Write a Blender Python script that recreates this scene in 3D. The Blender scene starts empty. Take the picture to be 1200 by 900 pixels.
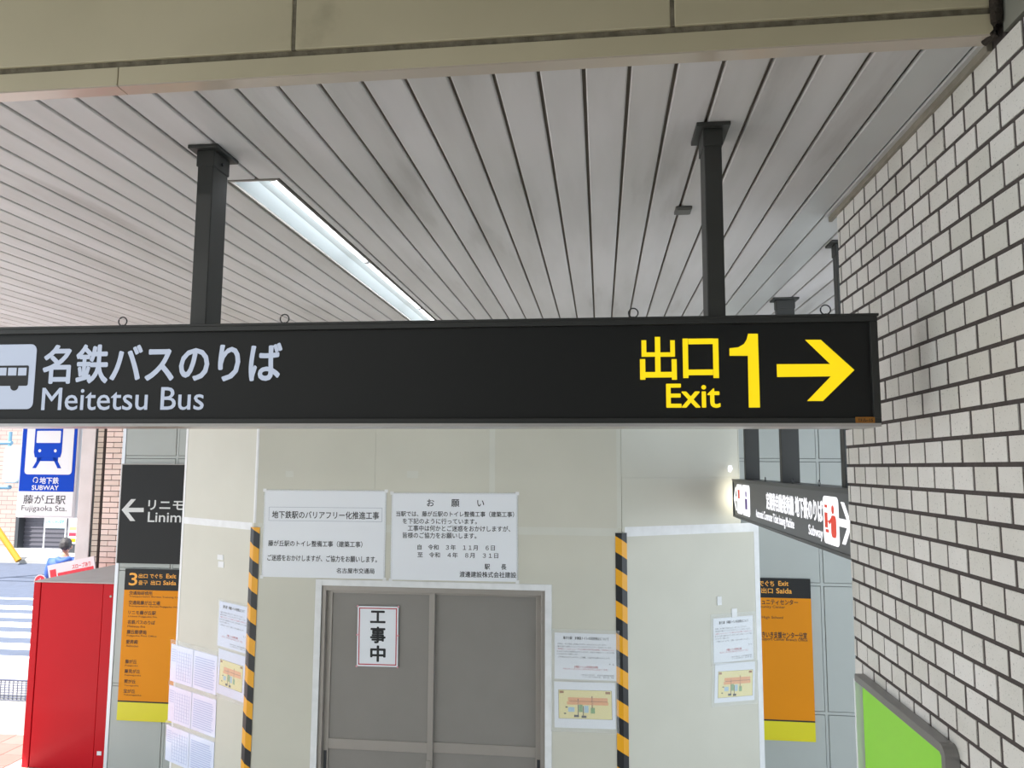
import bpy, bmesh, math, random
from mathutils import Vector, Matrix, Euler
random.seed(7)
S = bpy.context.scene
COL = S.collection
PI = math.pi

# ------------------------------------------------------------------ camera
FPX, ROLL = 901.0, 0.006
PITCH, YAW = 0.10765568, 0.11489753
_c, _s = math.cos(ROLL), math.sin(ROLL)
CF = Vector((-math.sin(YAW)*math.cos(PITCH), math.cos(YAW)*math.cos(PITCH), math.sin(PITCH)))
_R0 = Vector((math.cos(YAW), math.sin(YAW), 0)); _U0 = _R0.cross(CF)
CR = _R0*_c + _U0*_s; CU = _U0*_c - _R0*_s
cam_d = bpy.data.cameras.new('camera'); cam_d.sensor_width = 36; cam_d.lens = FPX/1200*36
cam_d.clip_start = 0.05; cam_d.clip_end = 300
cam = bpy.data.objects.new('camera', cam_d); COL.objects.link(cam)
M3 = Matrix((CR, CU, -CF)).transposed()
cam.matrix_world = M3.to_4x4()
S.camera = cam

# ------------------------------------------------------------------ world, sun, exposure
S.view_settings.view_transform = 'Standard'; S.view_settings.look = 'None'
S.view_settings.gamma = 1; S.view_settings.use_curve_mapping = False
S.view_settings.exposure = 2.15
W = bpy.data.worlds.new('sky'); S.world = W; W.use_nodes = True
bg = W.node_tree.nodes['Background']
bg.inputs[0].default_value = (0.80, 0.90, 1.0, 1); bg.inputs[1].default_value = 0.62
sd = bpy.data.lights.new('sun', 'SUN'); sd.energy = 3.4; sd.angle = 0.01; sd.color = (1, .96, .9)
sun = bpy.data.objects.new('sun', sd); COL.objects.link(sun)
sun.rotation_euler = Vector((0.62, 0.70, -1.25)).to_track_quat('-Z', 'Y').to_euler()

# unseen fill lamps added behind the camera to brighten the beam and hall
for i, (lx, ly) in enumerate(((-4.6, -2.6), (-2.6, -2.6), (-5.2, .2))):
    ad = bpy.data.lights.new('fill_lamp', 'AREA'); ad.shape = 'RECTANGLE'; ad.size = 1.3; ad.size_y = .3; ad.energy = 15; ad.color = (1, .985, .95)
    ao = bpy.data.objects.new('fill_lamp', ad); COL.objects.link(ao); ao.location = (lx, ly, 2.26)

# ------------------------------------------------------------------ helpers
def ray(x, y): return CR*((x-600)/FPX) - CU*((y-450)/FPX) + CF
def on(x, y, axis, v):
    r = ray(x, y); return r*(v/r[axis])
def proj(P):
    d = P.dot(CF); return 600+FPX*P.dot(CR)/d, 450-FPX*P.dot(CU)/d, d

class Face:
    """a vertical plane: origin p, angle rz; local x to the viewer's right, z up, -y to the viewer"""
    def __init__(s, p, rz):
        s.p = Vector(p); s.rz = rz
        s.x = Vector((math.cos(rz), math.sin(rz), 0)); s.n = Vector((math.sin(rz), -math.cos(rz), 0))
    def px(s, x, y):
        r = ray(x, y); P = r*(s.p.dot(s.n)/r.dot(s.n))
        return (P-s.p).dot(s.x), P.z
    def world(s, u, z, off=0):
        q = s.p + s.x*u + s.n*off; return Vector((q.x, q.y, z))

MATS = {}
def mat(name, col, rough=.6, metal=0, var=.0, vscale=4, bump=0, bscale=40, spec=.5, emit=0, ecol=None, objvar=0, speck=0, alpha=1, coat=0, stretch=None, dirt=0):
    if name in MATS: return MATS[name]
    m = bpy.data.materials.new(name); MATS[name] = m; m.use_nodes = True
    nt = m.node_tree; b = nt.nodes['Principled BSDF']; L = nt.links
    c = tuple(x/255 for x in col); c = tuple(((x+.055)/1.055)**2.4 if x > .04045 else x/12.92 for x in c)
    b.inputs['Base Color'].default_value = (*c, 1)
    b.inputs['Roughness'].default_value = rough; b.inputs['Metallic'].default_value = metal
    b.inputs['Specular IOR Level'].default_value = spec
    if coat: b.inputs['Coat Weight'].default_value = coat; b.inputs['Coat Roughness'].default_value = .12
    if alpha < 1: b.inputs['Alpha'].default_value = alpha
    src = None
    def mixc(fac, dark, prev):
        mx = nt.nodes.new('ShaderNodeMix'); mx.data_type = 'RGBA'; mx.blend_type = 'MULTIPLY'
        L.new(fac, mx.inputs[0])
        if prev is None: mx.inputs[6].default_value = (*c, 1)
        else: L.new(prev, mx.inputs[6])
        mx.inputs[7].default_value = (*dark, 1); return mx.outputs[2]
    tc = nt.nodes.new('ShaderNodeTexCoord'); co = tc.outputs['Object']
    geo = nt.nodes.new('ShaderNodeNewGeometry'); co = geo.outputs['Position']
    if stretch:
        mp = nt.nodes.new('ShaderNodeMapping'); mp.inputs['Scale'].default_value = stretch
        L.new(co, mp.inputs[0]); co = mp.outputs[0]
    def noise(scale, lo, hi, det=4):
        n = nt.nodes.new('ShaderNodeTexNoise'); n.inputs['Scale'].default_value = scale; n.inputs['Detail'].default_value = det
        L.new(co, n.inputs[0]); r = nt.nodes.new('ShaderNodeMapRange'); r.inputs[1].default_value = lo; r.inputs[2].default_value = hi
        L.new(n.outputs[0], r.inputs[0]); return r.outputs[0]
    if var: src = mixc(noise(vscale, .35, .7), (1-var, 1-var, 1-var*1.1), src)
    if speck: src = mixc(noise(160, .64, .70, 2), (1-speck,)*3, src)
    if dirt: src = mixc(noise(3.1, .60, .74, 8), (1-dirt, 1-dirt*1.05, 1-dirt*1.1), src)
    if objvar:
        oi = nt.nodes.new('ShaderNodeObjectInfo'); src = mixc(oi.outputs['Random'], (1-objvar, 1-objvar, 1-objvar*1.25), src)
    if src is not None: L.new(src, b.inputs['Base Color'])
    if bump:
        n = nt.nodes.new('ShaderNodeTexNoise'); n.inputs['Scale'].default_value = bscale; L.new(co, n.inputs[0])
        bp = nt.nodes.new('ShaderNodeBump'); bp.inputs['Strength'].default_value = bump; bp.inputs['Distance'].default_value = .01
        L.new(n.outputs[0], bp.inputs['Height']); L.new(bp.outputs[0], b.inputs['Normal'])
    if emit:
        e = ecol or col; e = tuple(((x/255+.055)/1.055)**2.4 for x in e)
        b.inputs['Emission Color'].default_value = (*e, 1); b.inputs['Emission Strength'].default_value = emit
    return m

class MB:
    """collects shapes, builds ONE mesh object"""
    def __init__(s): s.bm = bmesh.new(); s.slots = []
    def mi(s, m):
        if m is None: return 0
        if m not in s.slots: s.slots.append(m)
        return s.slots.index(m)
    def box(s, x0, x1, y0, y1, z0, z1, m=None):
        v = [s.bm.verts.new(p) for p in ((x0,y0,z0),(x1,y0,z0),(x1,y1,z0),(x0,y1,z0),(x0,y0,z1),(x1,y0,z1),(x1,y1,z1),(x0,y1,z1))]
        i = s.mi(m)
        for f in ((3,2,1,0),(4,5,6,7),(0,1,5,4),(1,2,6,5),(2,3,7,6),(3,0,4,7)):
            s.bm.faces.new([v[k] for k in f]).material_index = i
        return s
    def prism(s, pts, y0, y1, m=None):
        """polygon in x-z, counter-clockwise seen from -y, extruded y0..y1"""
        a = [s.bm.verts.new((x, y0, z)) for x, z in pts]; b = [s.bm.verts.new((x, y1, z)) for x, z in pts]
        i = s.mi(m); n = len(pts)
        s.bm.faces.new(a).material_index = i; s.bm.faces.new(b[::-1]).material_index = i
        for k in range(n): s.bm.faces.new((a[(k+1)%n], a[k], b[k], b[(k+1)%n])).material_index = i
        return s
    def poly(s, pts, m=None):
        s.bm.faces.new([s.bm.verts.new(p) for p in pts]).material_index = s.mi(m); return s
    def tube(s, pts, r, n=10, m=None, closed=False, caps=True):
        pts = [Vector(p) for p in pts]; rings = []; i = s.mi(m); N = len(pts)
        for k, p in enumerate(pts):
            if closed: t = pts[(k+1)%N]-pts[k-1]
            else: t = pts[min(k+1, N-1)]-pts[max(k-1, 0)]
            t.normalize(); a = t.orthogonal().normalized() if abs(t.z) > .9 else t.cross(Vector((0,0,1))).normalized()
            b = t.cross(a); rr = r[k] if isinstance(r, (list, tuple)) else r
            rings.append([s.bm.verts.new(p+(a*math.cos(2*PI*j/n)+b*math.sin(2*PI*j/n))*rr) for j in range(n)])
        for k in range(N if closed else N-1):
            A, B = rings[k], rings[(k+1)%N]
            for j in range(n): s.bm.faces.new((A[j], A[(j+1)%n], B[(j+1)%n], B[j])).material_index = i
        if not closed and caps:
            s.bm.faces.new(rings[0][::-1]).material_index = i; s.bm.faces.new(rings[-1]).material_index = i
        return s
    def split(s, name, m=None, parent=None, bevel=0):
        """one object per connected piece"""
        out = []; seen = set()
        for v0 in list(s.bm.verts):
            if v0 in seen: continue
            st = [v0]; comp = set()
            while st:
                v = st.pop()
                if v in comp: continue
                comp.add(v); st += [e.other_vert(v) for e in v.link_edges]
            seen |= comp
            b = MB(); b.slots = list(s.slots); mp = {v: b.bm.verts.new(v.co) for v in comp}
            for f in {f for v in comp for f in v.link_faces}: b.bm.faces.new([mp[v] for v in f.verts]).material_index = f.material_index
            out.append(b.build(name, m, parent, bevel=bevel))
        return out
    def build(s, name, m=None, parent=None, smooth=False, bevel=0, loc=None):
        bmesh.ops.recalc_face_normals(s.bm, faces=s.bm.faces)
        me = bpy.data.meshes.new(name); s.bm.to_mesh(me); s.bm.free()
        for x in (s.slots or [m]): me.materials.append(x)
        o = bpy.data.objects.new(name, me); COL.objects.link(o)
        if parent: o.parent = parent
        if loc: o.location = loc
        if smooth:
            for p in me.polygons: p.use_smooth = True
        if bevel:
            md = o.modifiers.new('bevel', 'BEVEL'); md.width = bevel; md.segments = 2; md.limit_method = 'ANGLE'
        return o
def tag(o, label=None, cat=None, group=None, kind=None):
    if label: o['label'] = label
    if cat: o['category'] = cat
    if group: o['group'] = group
    if kind: o['kind'] = kind
    return o
def empty(name, loc=(0,0,0), rot=(0,0,0), label=None, cat=None, group=None, kind=None):
    o = bpy.data.objects.new(name, None); COL.objects.link(o); o.location = loc; o.rotation_euler = rot
    o.empty_display_size = .1
    return tag(o, label, cat, group, kind)
def lmat(o): return Matrix.LocRotScale(o.location, o.rotation_euler, None)
def rrect(x0, x1, z0, z1, r, n=5):
    P = []
    for cx, cz, a in ((x1-r, z1-r, 0), (x0+r, z1-r, 90), (x0+r, z0+r, 180), (x1-r, z0+r, 270)):
        for k in range(n+1):
            t = math.radians(a+90*k/n); P.append((cx+r*math.cos(t), cz+r*math.sin(t)))
    return P
def circ(cx, cz, r, n=20, ry=None): return [(cx+r*math.cos(2*PI*k/n), cz+(ry or r)*math.sin(2*PI*k/n)) for k in range(n)]

def text_mesh(items, name, parent, m=None):
    """items: (body, x0, z0, w, h, y, bold[, material]) in parent's local coords; one lettering mesh per line.
    bold thickens the strokes by laying shifted copies of the outline on each other"""
    out = []
    for it in items:
        body, x0, z0, w, h, y, bold = it[:7]; mm = it[7] if len(it) > 7 else m
        cu = bpy.data.curves.new('lettering', 'FONT'); cu.body = body; cu.resolution_u = 3; cu.fill_mode = 'FRONT'
        to = bpy.data.objects.new('lettering_source', cu); COL.objects.link(to)
        dg = bpy.context.evaluated_depsgraph_get(); me = bpy.data.meshes.new_from_object(to.evaluated_get(dg), depsgraph=dg)
        bpy.data.objects.remove(to); bpy.data.curves.remove(cu)
        if not me.vertices: continue
        xs = [v.co.x for v in me.vertices]; ys = [v.co.y for v in me.vertices]
        ax, bx, ay, by = min(xs), max(xs), min(ys), max(ys)
        e = h/(by-ay)*bold; sx = (w-2*e)/(bx-ax); sz = (h-2*e)/(by-ay)
        for v in me.vertices: v.co = Vector((x0+e+(v.co.x-ax)*sx, y, z0+e+(v.co.y-ay)*sz))
        if bold:
            bm = bmesh.new()
            for k in range(8):
                a = PI/4*k; t2 = me.copy(); t2.transform(Matrix.Translation((e*math.cos(a), -.00002*k, e*math.sin(a)))); bm.from_mesh(t2); bpy.data.meshes.remove(t2)
            bm.to_mesh(me); bm.free()
        me.materials.clear(); me.materials.append(mm); me.name = name
        o = bpy.data.objects.new(name, me); COL.objects.link(o); o.parent = parent; out.append(o)
    return out

class Board:
    """a thing lying on a Face: local x right, z up, y=0 at the face, -y towards the viewer"""
    def __init__(s, face, name, corners=None, label=None, cat=None, group=None, kind=None, base=None, tilt=True, off=0):
        s.face = face; s.off = off
        if corners:
            (a, b, c, d) = [Vector(face.px(*q)) for q in corners]   # TL TR BR BL
            s.w = ((b-a).length+(c-d).length)/2; s.h = ((a-d).length+(b-c).length)/2
            e = (b-a)+(c-d); ang = math.atan2(e.y, e.x) if tilt else 0
            base = (c+d)/2; cen = (a+b+c+d)/4
            if not tilt: base = Vector((cen.x, cen.y-s.h/2))
        else: ang = 0; base = Vector(base)
        s.root = empty(name, face.world(base.x, base.y, off), (0, -ang, face.rz), label, cat, group, kind)
        s.inv = lmat(s.root).inverted()
    def loc(s, x, y):
        u, z = s.face.px(x, y); p = s.inv @ s.face.world(u, z, s.off); return p.x, p.z
    def rect(s, x0, y0, x1, y1):
        ym = (y0+y1)/2; xm = (x0+x1)/2
        return s.loc(x0, ym)[0], s.loc(x1, ym)[0], s.loc(xm, y1)[1], s.loc(xm, y0)[1]
    def t(s, body, x0, y0, x1, y1, y, bold=0, m=None):
        a, b, c, d = s.rect(x0, y0, x1, y1); r = (body, a, c, b-a, d-c, y, bold)
        return r+(m,) if m else r
    def pts(s, L): return [s.loc(*q) for q in L]

# ------------------------------------------------------------------ materials
m_plank = mat('ceiling_plank_paint', (208,205,207), .5, .0, var=.16, vscale=3, objvar=.07, bump=.03, bscale=300, stretch=(2.2,.3,1), dirt=.22)
m_mould = mat('moulding_grey_brown', (140,133,120), .6, var=.25, vscale=20)
m_band = mat('ceiling_trim_aluminium', (196,196,196), .38, .15, var=.05)
m_groove = mat('groove_brown', (112,104,94), .9)
m_void = mat('dark_void', (48,44,38), .9)
m_beam = mat('beam_enamel_cream', (190,180,152), .42, 0, var=.12, vscale=2.2, dirt=.35)
m_return = mat('beam_return_gloss', (186,174,160), .28, .1, coat=.4)  # beam underside, its pinkish reflection put into the tint and gloss
m_caulk = mat('old_sealant', (120,112,95), .9, var=.5, vscale=30, bump=.4, bscale=80)
m_grime = mat('black_grime', (52,44,36), .95, var=.4, vscale=60, bump=.8, bscale=90)
m_black = mat('sign_frame_black', (38,39,38), .5, .0, var=.08, vscale=9)
m_face = mat('sign_face_black', (22,23,23), .5, 0, var=.05, spec=.3)
m_post = mat('post_charcoal', (44,45,43), .5, .0, var=.10, vscale=7)
m_tile = mat('glazed_stone_tile', (222,219,214), .5, 0, var=.08, vscale=5, objvar=.12, speck=.4, bump=.06, bscale=120)
m_mortar = mat('dark_mortar', (76,69,67), .95, var=.2, vscale=40, bump=.3)
m_hoard = mat('hoarding_board', (196,194,181), .48, var=.05, vscale=2.0)
m_tape = mat('white_cloth_tape', (222,223,224), .45, var=.1, vscale=12)
m_tape2 = mat('cream_seam_tape', (200,200,190), .5, var=.05)
m_panel = mat('grey_enamel_panel', (170,175,172), .35, var=.04, vscale=2)
m_joint = mat('panel_joint', (84,90,90), .6)
m_alu = mat('door_aluminium', (158,152,146), .4, .45, var=.05)
m_leaf = mat('door_leaf_grey', (132,128,123), .45, .15, var=.06, vscale=3)
m_paper = mat('white_paper', (222,225,230), .5)
m_paper2 = mat('bluish_paper', (205,214,236), .32, coat=.7, bump=.35, bscale=26)
m_ink = mat('black_ink', (24,24,26), .6)
m_greyink = mat('grey_ink', (110,118,140), .6)
m_redink = mat('red_ink', (176,44,56), .6)
m_sleeve = mat('clear_sleeve', (235,238,238), .15, alpha=.12, coat=.3, bump=.4, bscale=30)
m_orange = mat('panel_orange', (220,138,8), .5, spec=.2)
m_yellowp = mat('panel_yellow', (214,204,10), .35)
m_oink = mat('orange_print', (238,166,50), .45)
m_green = mat('board_green', (146,218,60), .4)
m_white_sheet = mat('white_print', (225,228,230), .45)
m_red = mat('machine_red', (186,2,22), .45, spec=.2, coat=.05, var=.04, vscale=2, bump=.05, bscale=3)
m_grey_top = mat('machine_grey_top', (182,178,174), .5, var=.1)
m_tube = mat('fluorescent_tube', (255,255,255), .4, emit=1.7, ecol=(246,250,255))
m_refl = mat('reflector_white', (205,213,216), .35, .0)
m_yel_lit = mat('lit_yellow_letter', (222,200,0), .4, emit=.15, ecol=(255,217,0))
m_bluewhite = mat('lit_white_letter', (150,158,172), .4, emit=.10, ecol=(205,216,240))
m_white_lit = mat('lit_bright_letter', (200,200,205), .4, emit=.26, ecol=(250,250,255))
m_red_lit = mat('lit_red_print', (214,70,50), .5, emit=.10, ecol=(220,60,40))
m_asphalt = mat('road_asphalt', (74,82,100), .9, var=.15, vscale=6, bump=.3, bscale=60)
m_conc = mat('pale_concrete', (150,148,146), .85, var=.12, vscale=3, bump=.1)
m_line = mat('road_white_paint', (232,234,236), .8, var=.06)
m_floor = mat('concourse_paving', (204,202,196), .5, var=.06)
m_redpav = mat('red_paving', (190,118,112), .8, objvar=.15, var=.1)
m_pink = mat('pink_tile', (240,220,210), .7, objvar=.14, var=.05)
m_shadebrick = mat('shaded_tile', (206,194,180), .8, objvar=.12)  # tile of the return, darker because shade is put into its colour
m_dark = mat('dark_metal', (60,62,66), .5, .3)
m_white = mat('white_plastic', (222,224,228), .4)
m_blue = mat('sign_blue', (2,66,186), .6, spec=.15)

# ------------------------------------------------------------------ faces of the place
ZF = -3.2; ZO = -2.9; ZC = 1.10; YH = 6.2; YB = 7.45; T = math.radians(32)
F_sign = Face((0, 2.42, 0), 0)
F_hoard = Face((0, YH, 0), 0)
HL, HR = -2.865, .16
F_hr = Face((HR, YH, 0), T)
F_hl = Face((HL, YH, 0), -T)              # u runs negative to the left-back
F_back = Face((0, YB, 0), 0)
F_s2 = Face((1.10, 0, 0), -PI/2)
F_right = Face((1.0, 0, 0), -PI/2)

# ================================================================== STRUCTURE
# ground and floor
fl = MB().box(-7.6, 9, -4, 9.3, ZF-.2, ZF).build('floor', m_floor); tag(fl, kind='structure')
rf = MB().box(-8.2, 7.0, 1.99, 10.0, 1.26, 1.5).box(-8.9, -8.2, 7.6, 10.0, 1.26, 1.5).box(-8.2, 3.3, -4, 1.97, 2.3, 2.5).build('roof_and_sunshade', m_void); tag(rf, kind='structure')  # unseen roof; its left and right extensions are added to cut daylight

ceil = empty('ceiling', (0,0,0), kind='structure')
MB().box(-8.2, 3.3, 1.99, 10.0, 1.20, 1.255).build('ceiling_backing', m_void, ceil)
MB().box(-8.2, -1.45, 1.99, 10.0, 1.114, 1.12).box(-1.18, 3.3, 1.99, 10.0, 1.114, 1.12).split('groove_backing', m_groove, ceil)
PITCHX = .1273; Y0, Y1 = 1.972, 10.0
plank_me = {}
def plank(x0, x1, y0, y1, m=m_plank, z=ZC):
    key = (round(x1-x0, 4), round(y1-y0, 3), m.name)
    if key not in plank_me:
        w, l = x1-x0, y1-y0
        b = MB()
        b.prism([(0.0,.012),(.0,.003),(.004,0),(w-.004,0),(w,.003),(w,.012)], 0, l)
        o = b.build('ceiling_plank', m, ceil); plank_me[key] = o.data
    else:
        o = bpy.data.objects.new('ceiling_plank', plank_me[key]); COL.objects.link(o); o.parent = ceil
    o.location = (x0, y0, z); return o
G = .0055
for k in range(-66, 24):
    a = .214+PITCHX*k+G; b = .214+PITCHX*(k+1)-G
    if k in (5, 6): plank(a-.003, b, Y0, Y1, m_band, ZC-.004)
    elif k in (-13, -12):
        plank(a, b, Y0, 2.735); plank(a, b, 6.52, Y1)
        if k == -12: plank(-1.224, b, 2.737, 6.518)
    else: plank(a, b, Y0, Y1)

# beam across the ceiling
beam = empty('beam', (0, 1.93, 0), (0, -.0045, 0), kind='structure')
zs = [-8.2, -.832, .199, 1.0]
for i in range(3):
    MB().box(zs[i]+.005, zs[i+1]-.005, 0, .05, 1.147, 2.3).build('fascia_panel', m_beam, beam, bevel=.003)
for x0, x1 in ((-8.2, -1.348), (-1.345, .982)):
    b = MB(); b.prism([(x0,1.078),(x0,1.127),(x1,1.127),(x1,1.078),(x1-.004,1.074),(x0,1.074)], 0, .042)
    b.build('lower_fascia_strip', m_beam, beam, bevel=.001)
    MB().box(x0, x1, .001, .050, 1.070, 1.0745).build('lower_return', m_return, beam)
b = MB(); b.box(-8.2, .99, .008, .04, 1.127, 1.148); b.box(-.838, -.826, .002, .04, 1.147, 2.3); b.box(.193, .205, .002, .04, 1.147, 2.3)
b.split('joint_sealant', m_caulk, beam)
b = MB(); b.tube([(.988,-.004,2.2),(.988,-.006,1.3),(.988,-.006,1.15),(.988,-.005,1.10),(.985,.004,1.075),(.972,.03,1.066)], [.013,.013,.015,.014,.013,.009], 8)
b.build('end_sealant', m_grime, beam, smooth=True)
MB().box(-8.2, .99, .052, .06, 1.06, 2.3).build('beam_back', m_plank, beam).location.z = .035

# right tiled wall
wr = empty('wall_right', (1.0, 0, 0), kind='structure')
YE = 3.295
MB().box(.002, .13, -3, YE-.003, ZF, 1.068).build('wall_core', m_mortar, wr)
b = MB().box(-.002, .13, -3, 1.925, 1.078, 2.3).build('upper_panel', mat('upper_panel_grey', (128,128,118), .5, var=.1), wr)
MB().box(0.004, .13, 1.93, YE, 1.068, 1.19).build('wall_head', m_mortar, wr)
RP, CP, JZ, JY = .0755, .1235, .0125, .0125
tiles = []
for k in range(-38, 14):
    z0 = .014+RP*k+JZ/2; z1 = .014+RP*(k+1)-JZ/2
    ph = 2.032 if k % 2 == 0 else 2.032+CP/2
    for j in range(-42, 12):
        y0 = ph+CP*j+JY/2; y1 = ph+CP*(j+1)-JY/2
        if y0 > YE-.012 or y1 < -3: continue
        y1 = min(y1, YE)
        if -.80 > z1 and y0 > 2.38: continue         # behind the green board
        P = Vector((1.0, (y0+y1)/2, (z0+z1)/2))
        px, py, d = proj(P) if P.dot(CF) > .1 else (9999, 0, 9)
        vis = -20 < px < 1225 and -20 < py < 920 and not (px < 1024 and 372 < py < 494)
        tiles.append((0 if vis else 1, d, y0, y1, z0, z1))
tiles.sort()
tile_me = MB().box(0, .014, 0, 1, 0, 1).build('tile_src', m_tile); tme = tile_me.data; bpy.data.objects.remove(tile_me)
rest = MB()
for i, (v, d, y0, y1, z0, z1) in enumerate(tiles):
    dx = random.uniform(-.0012, .0012)
    if i < 300 and v == 0:
        o = bpy.data.objects.new('tile', tme); COL.objects.link(o); o.parent = wr
        o.location = (dx, y0, z0); o.scale = (1, y1-y0, z1-z0)
    else: rest.box(dx, dx+.014, y0, y1, z0, z1)
tag(rest.build('tile_field', m_tile, wr), kind='stuff')
tr = empty('trim_1', (0,0,0), kind='structure')
MB().box(.988, 1.004, 1.99, 3.375, 1.064, 1.094).build('wall_top_moulding', m_mould, tr, bevel=.002)
MB().box(.973, .990, 1.99, 3.375, 1.086, 1.0955).build('moulding_lip', m_band, tr)

# back wall of enamel panels
wb = empty('wall_back', (0, YB, 0), kind='structure')
MB().box(-4.885, 3.3, .02, .16, ZF, 1.2).build('wall_core', m_joint, wb)
xj = [-4.88, -4.3, -3.4, -2.5, -1.6, -.7, .2, 1.1, 2.0, 2.9, 3.3]; zj = [ZF, -2.18, -1.05, .08, 1.11]
for i in range(len(xj)-1):
    for j in range(4):
        MB().box(xj[i]+.017, xj[i+1]-.017, 0, .022, zj[j]+.017, zj[j+1]-.017).build('panel', m_panel, wb, bevel=.002)
b = MB()
for x in xj[1:-1]: b.box(x-.0125, x+.0125, .004, .022, ZF, 1.11)
for z in zj[1:-1]:
    for i in range(len(xj)-1): b.box(xj[i]+.0125, xj[i+1]-.0125, .004, .022, z-.0125, z+.0125)
b.build('joint_cover', m_panel, wb)
MB().box(-4.90, -4.865, -.006, .165, ZF, 1.2).build('edge_trim', mat('edge_trim_white', (214,218,224), .35, .2), wb)
ws = MB().box(-7.6, 1.0, -4.15, -4, ZF, 2.4).build('rear_light_block', m_panel); tag(ws, kind='structure')  # unseen wall added behind the camera to block light from the rear

# ================================================================== HOARDING
hd = empty('site_hoarding', ((HL+HR)/2, YH, ZF), label='cream boarded construction hoarding around double grey doors, with angled sides and striped corners', cat='hoarding')
HO = Vector(((HL+HR)/2, YH, ZF))
def hp(name, face, u0, u1, z0, z1, y0, y1, m, bevel=0):
    b = MB().box(u0, u1, y0, y1, z0, z1)
    o = b.build(name, m, hd, bevel=bevel)
    o.matrix_local = Matrix.Translation(Vector((face.p.x, face.p.y, 0))-HO) @ Matrix.Rotation(face.rz, 4, 'Z')
    return o
DX0, DX1, DZ = -2.285, -.425, -.965
zj1, ZT = -.505, 1.09
J = .0007
for x0, x1 in ((HL, -1.845), (-1.845, -.872), (-.872, HR)):
    hp('board', F_hoard, x0+J, x1-J, zj1+J, ZT, 0, .03, m_hoard)
for x0, x1, z0, z1 in ((HL, DX0, ZF, DZ), (HL, -1.845, DZ, zj1), (-1.845, -.872, DZ, zj1), (-.872, HR, DZ, zj1), (DX1, HR, ZF, DZ)):
    hp('board', F_hoard, x0+J, x1-J, z0+(J if z0 == DZ else 0)*0, z1-(J if z1 == zj1 else 0), 0, .03, m_hoard)
LL, LR, LRu = 1.16, 1.40, 1.205
hp('side_board', F_hl, -LL, -.005, zj1+J, ZT, 0, .03, m_hoard); hp('side_board', F_hl, -LL, -.005, ZF, zj1-J, 0, .03, m_hoard)
zsplit = F_hr.px(790, 560)[1]
hp('side_board', F_hr, .005, LRu, zsplit+J, ZT, 0.002, .03, m_hoard); hp('side_board', F_hr, .005, LRu, zj1+J, zsplit-J, 0, .03, m_hoard)
hp('side_board', F_hr, .005, LR, ZF, zj1-J, 0, .03, m_hoard)
# return boards to the back wall
b = MB(); p = F_hl.world(-LL, 0); q = F_hr.world(LR, 0); qu = F_hr.world(LRu, 0)
b.box(p.x-HO.x, p.x+.03-HO.x, p.y-HO.y+.01, YB-.034-HO.y, 0, ZT-ZF)
b.box(q.x-.03-HO.x, q.x-HO.x, q.y-HO.y+.01, YB-.034-HO.y, 0, zj1-ZF)
b.box(qu.x-.03-HO.x, qu.x-HO.x, qu.y-HO.y+.01, YB-.034-HO.y, zj1-ZF, ZT-ZF)
b.split('return_board', m_hoard, hd)
# seam tape
hp('seam_tape', F_hoard, DX1-.02, HR-.03, -.535, -.475, -.0012, .001, m_tape2)
hp('seam_tape', F_hoard, HL+.03, DX1-.02, -.535, -.475, -.0012, .001, m_tape2)
hp('seam_tape', F_hoard, -.895, -.850, -.50, ZT, -.0016, .001, m_tape2)
hp('seam_tape', F_hoard, -.895, -.850, DZ+.05, -.535, -.0016, .001, m_tape2)
hp('corner_tape', F_hoard, HR-.035, HR, -.475, ZT, -.0012, .001, m_tape2)
hp('corner_tape', F_hoard, HL, HL+.012, -.475, ZT, -.0012, .001, m_tape)
hp('corner_tape', F_hl, -.02, 0, -.475, ZT, -.0012, .001, m_tape)
hp('seam_tape', F_hl, -LL, -.03, -.535, -.475, -.0015, .001, m_tape)
hp('seam_tape', F_hr, .03, LR, -.54, -.465, -.0015, .001, m_tape)
hp('edge_tape', F_hr, LR-.05, LR+.004, ZF, -.465, -.0022, .001, m_tape)
hp('edge_tape', F_hl, -LL-.004, -LL+.03, ZF, ZT, -.0022, .001, m_tape)
hp('edge_tape', F_hr, LRu-.004, LRu+.004, -.46, ZT, -.0022, .03, m_tape2)
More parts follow.
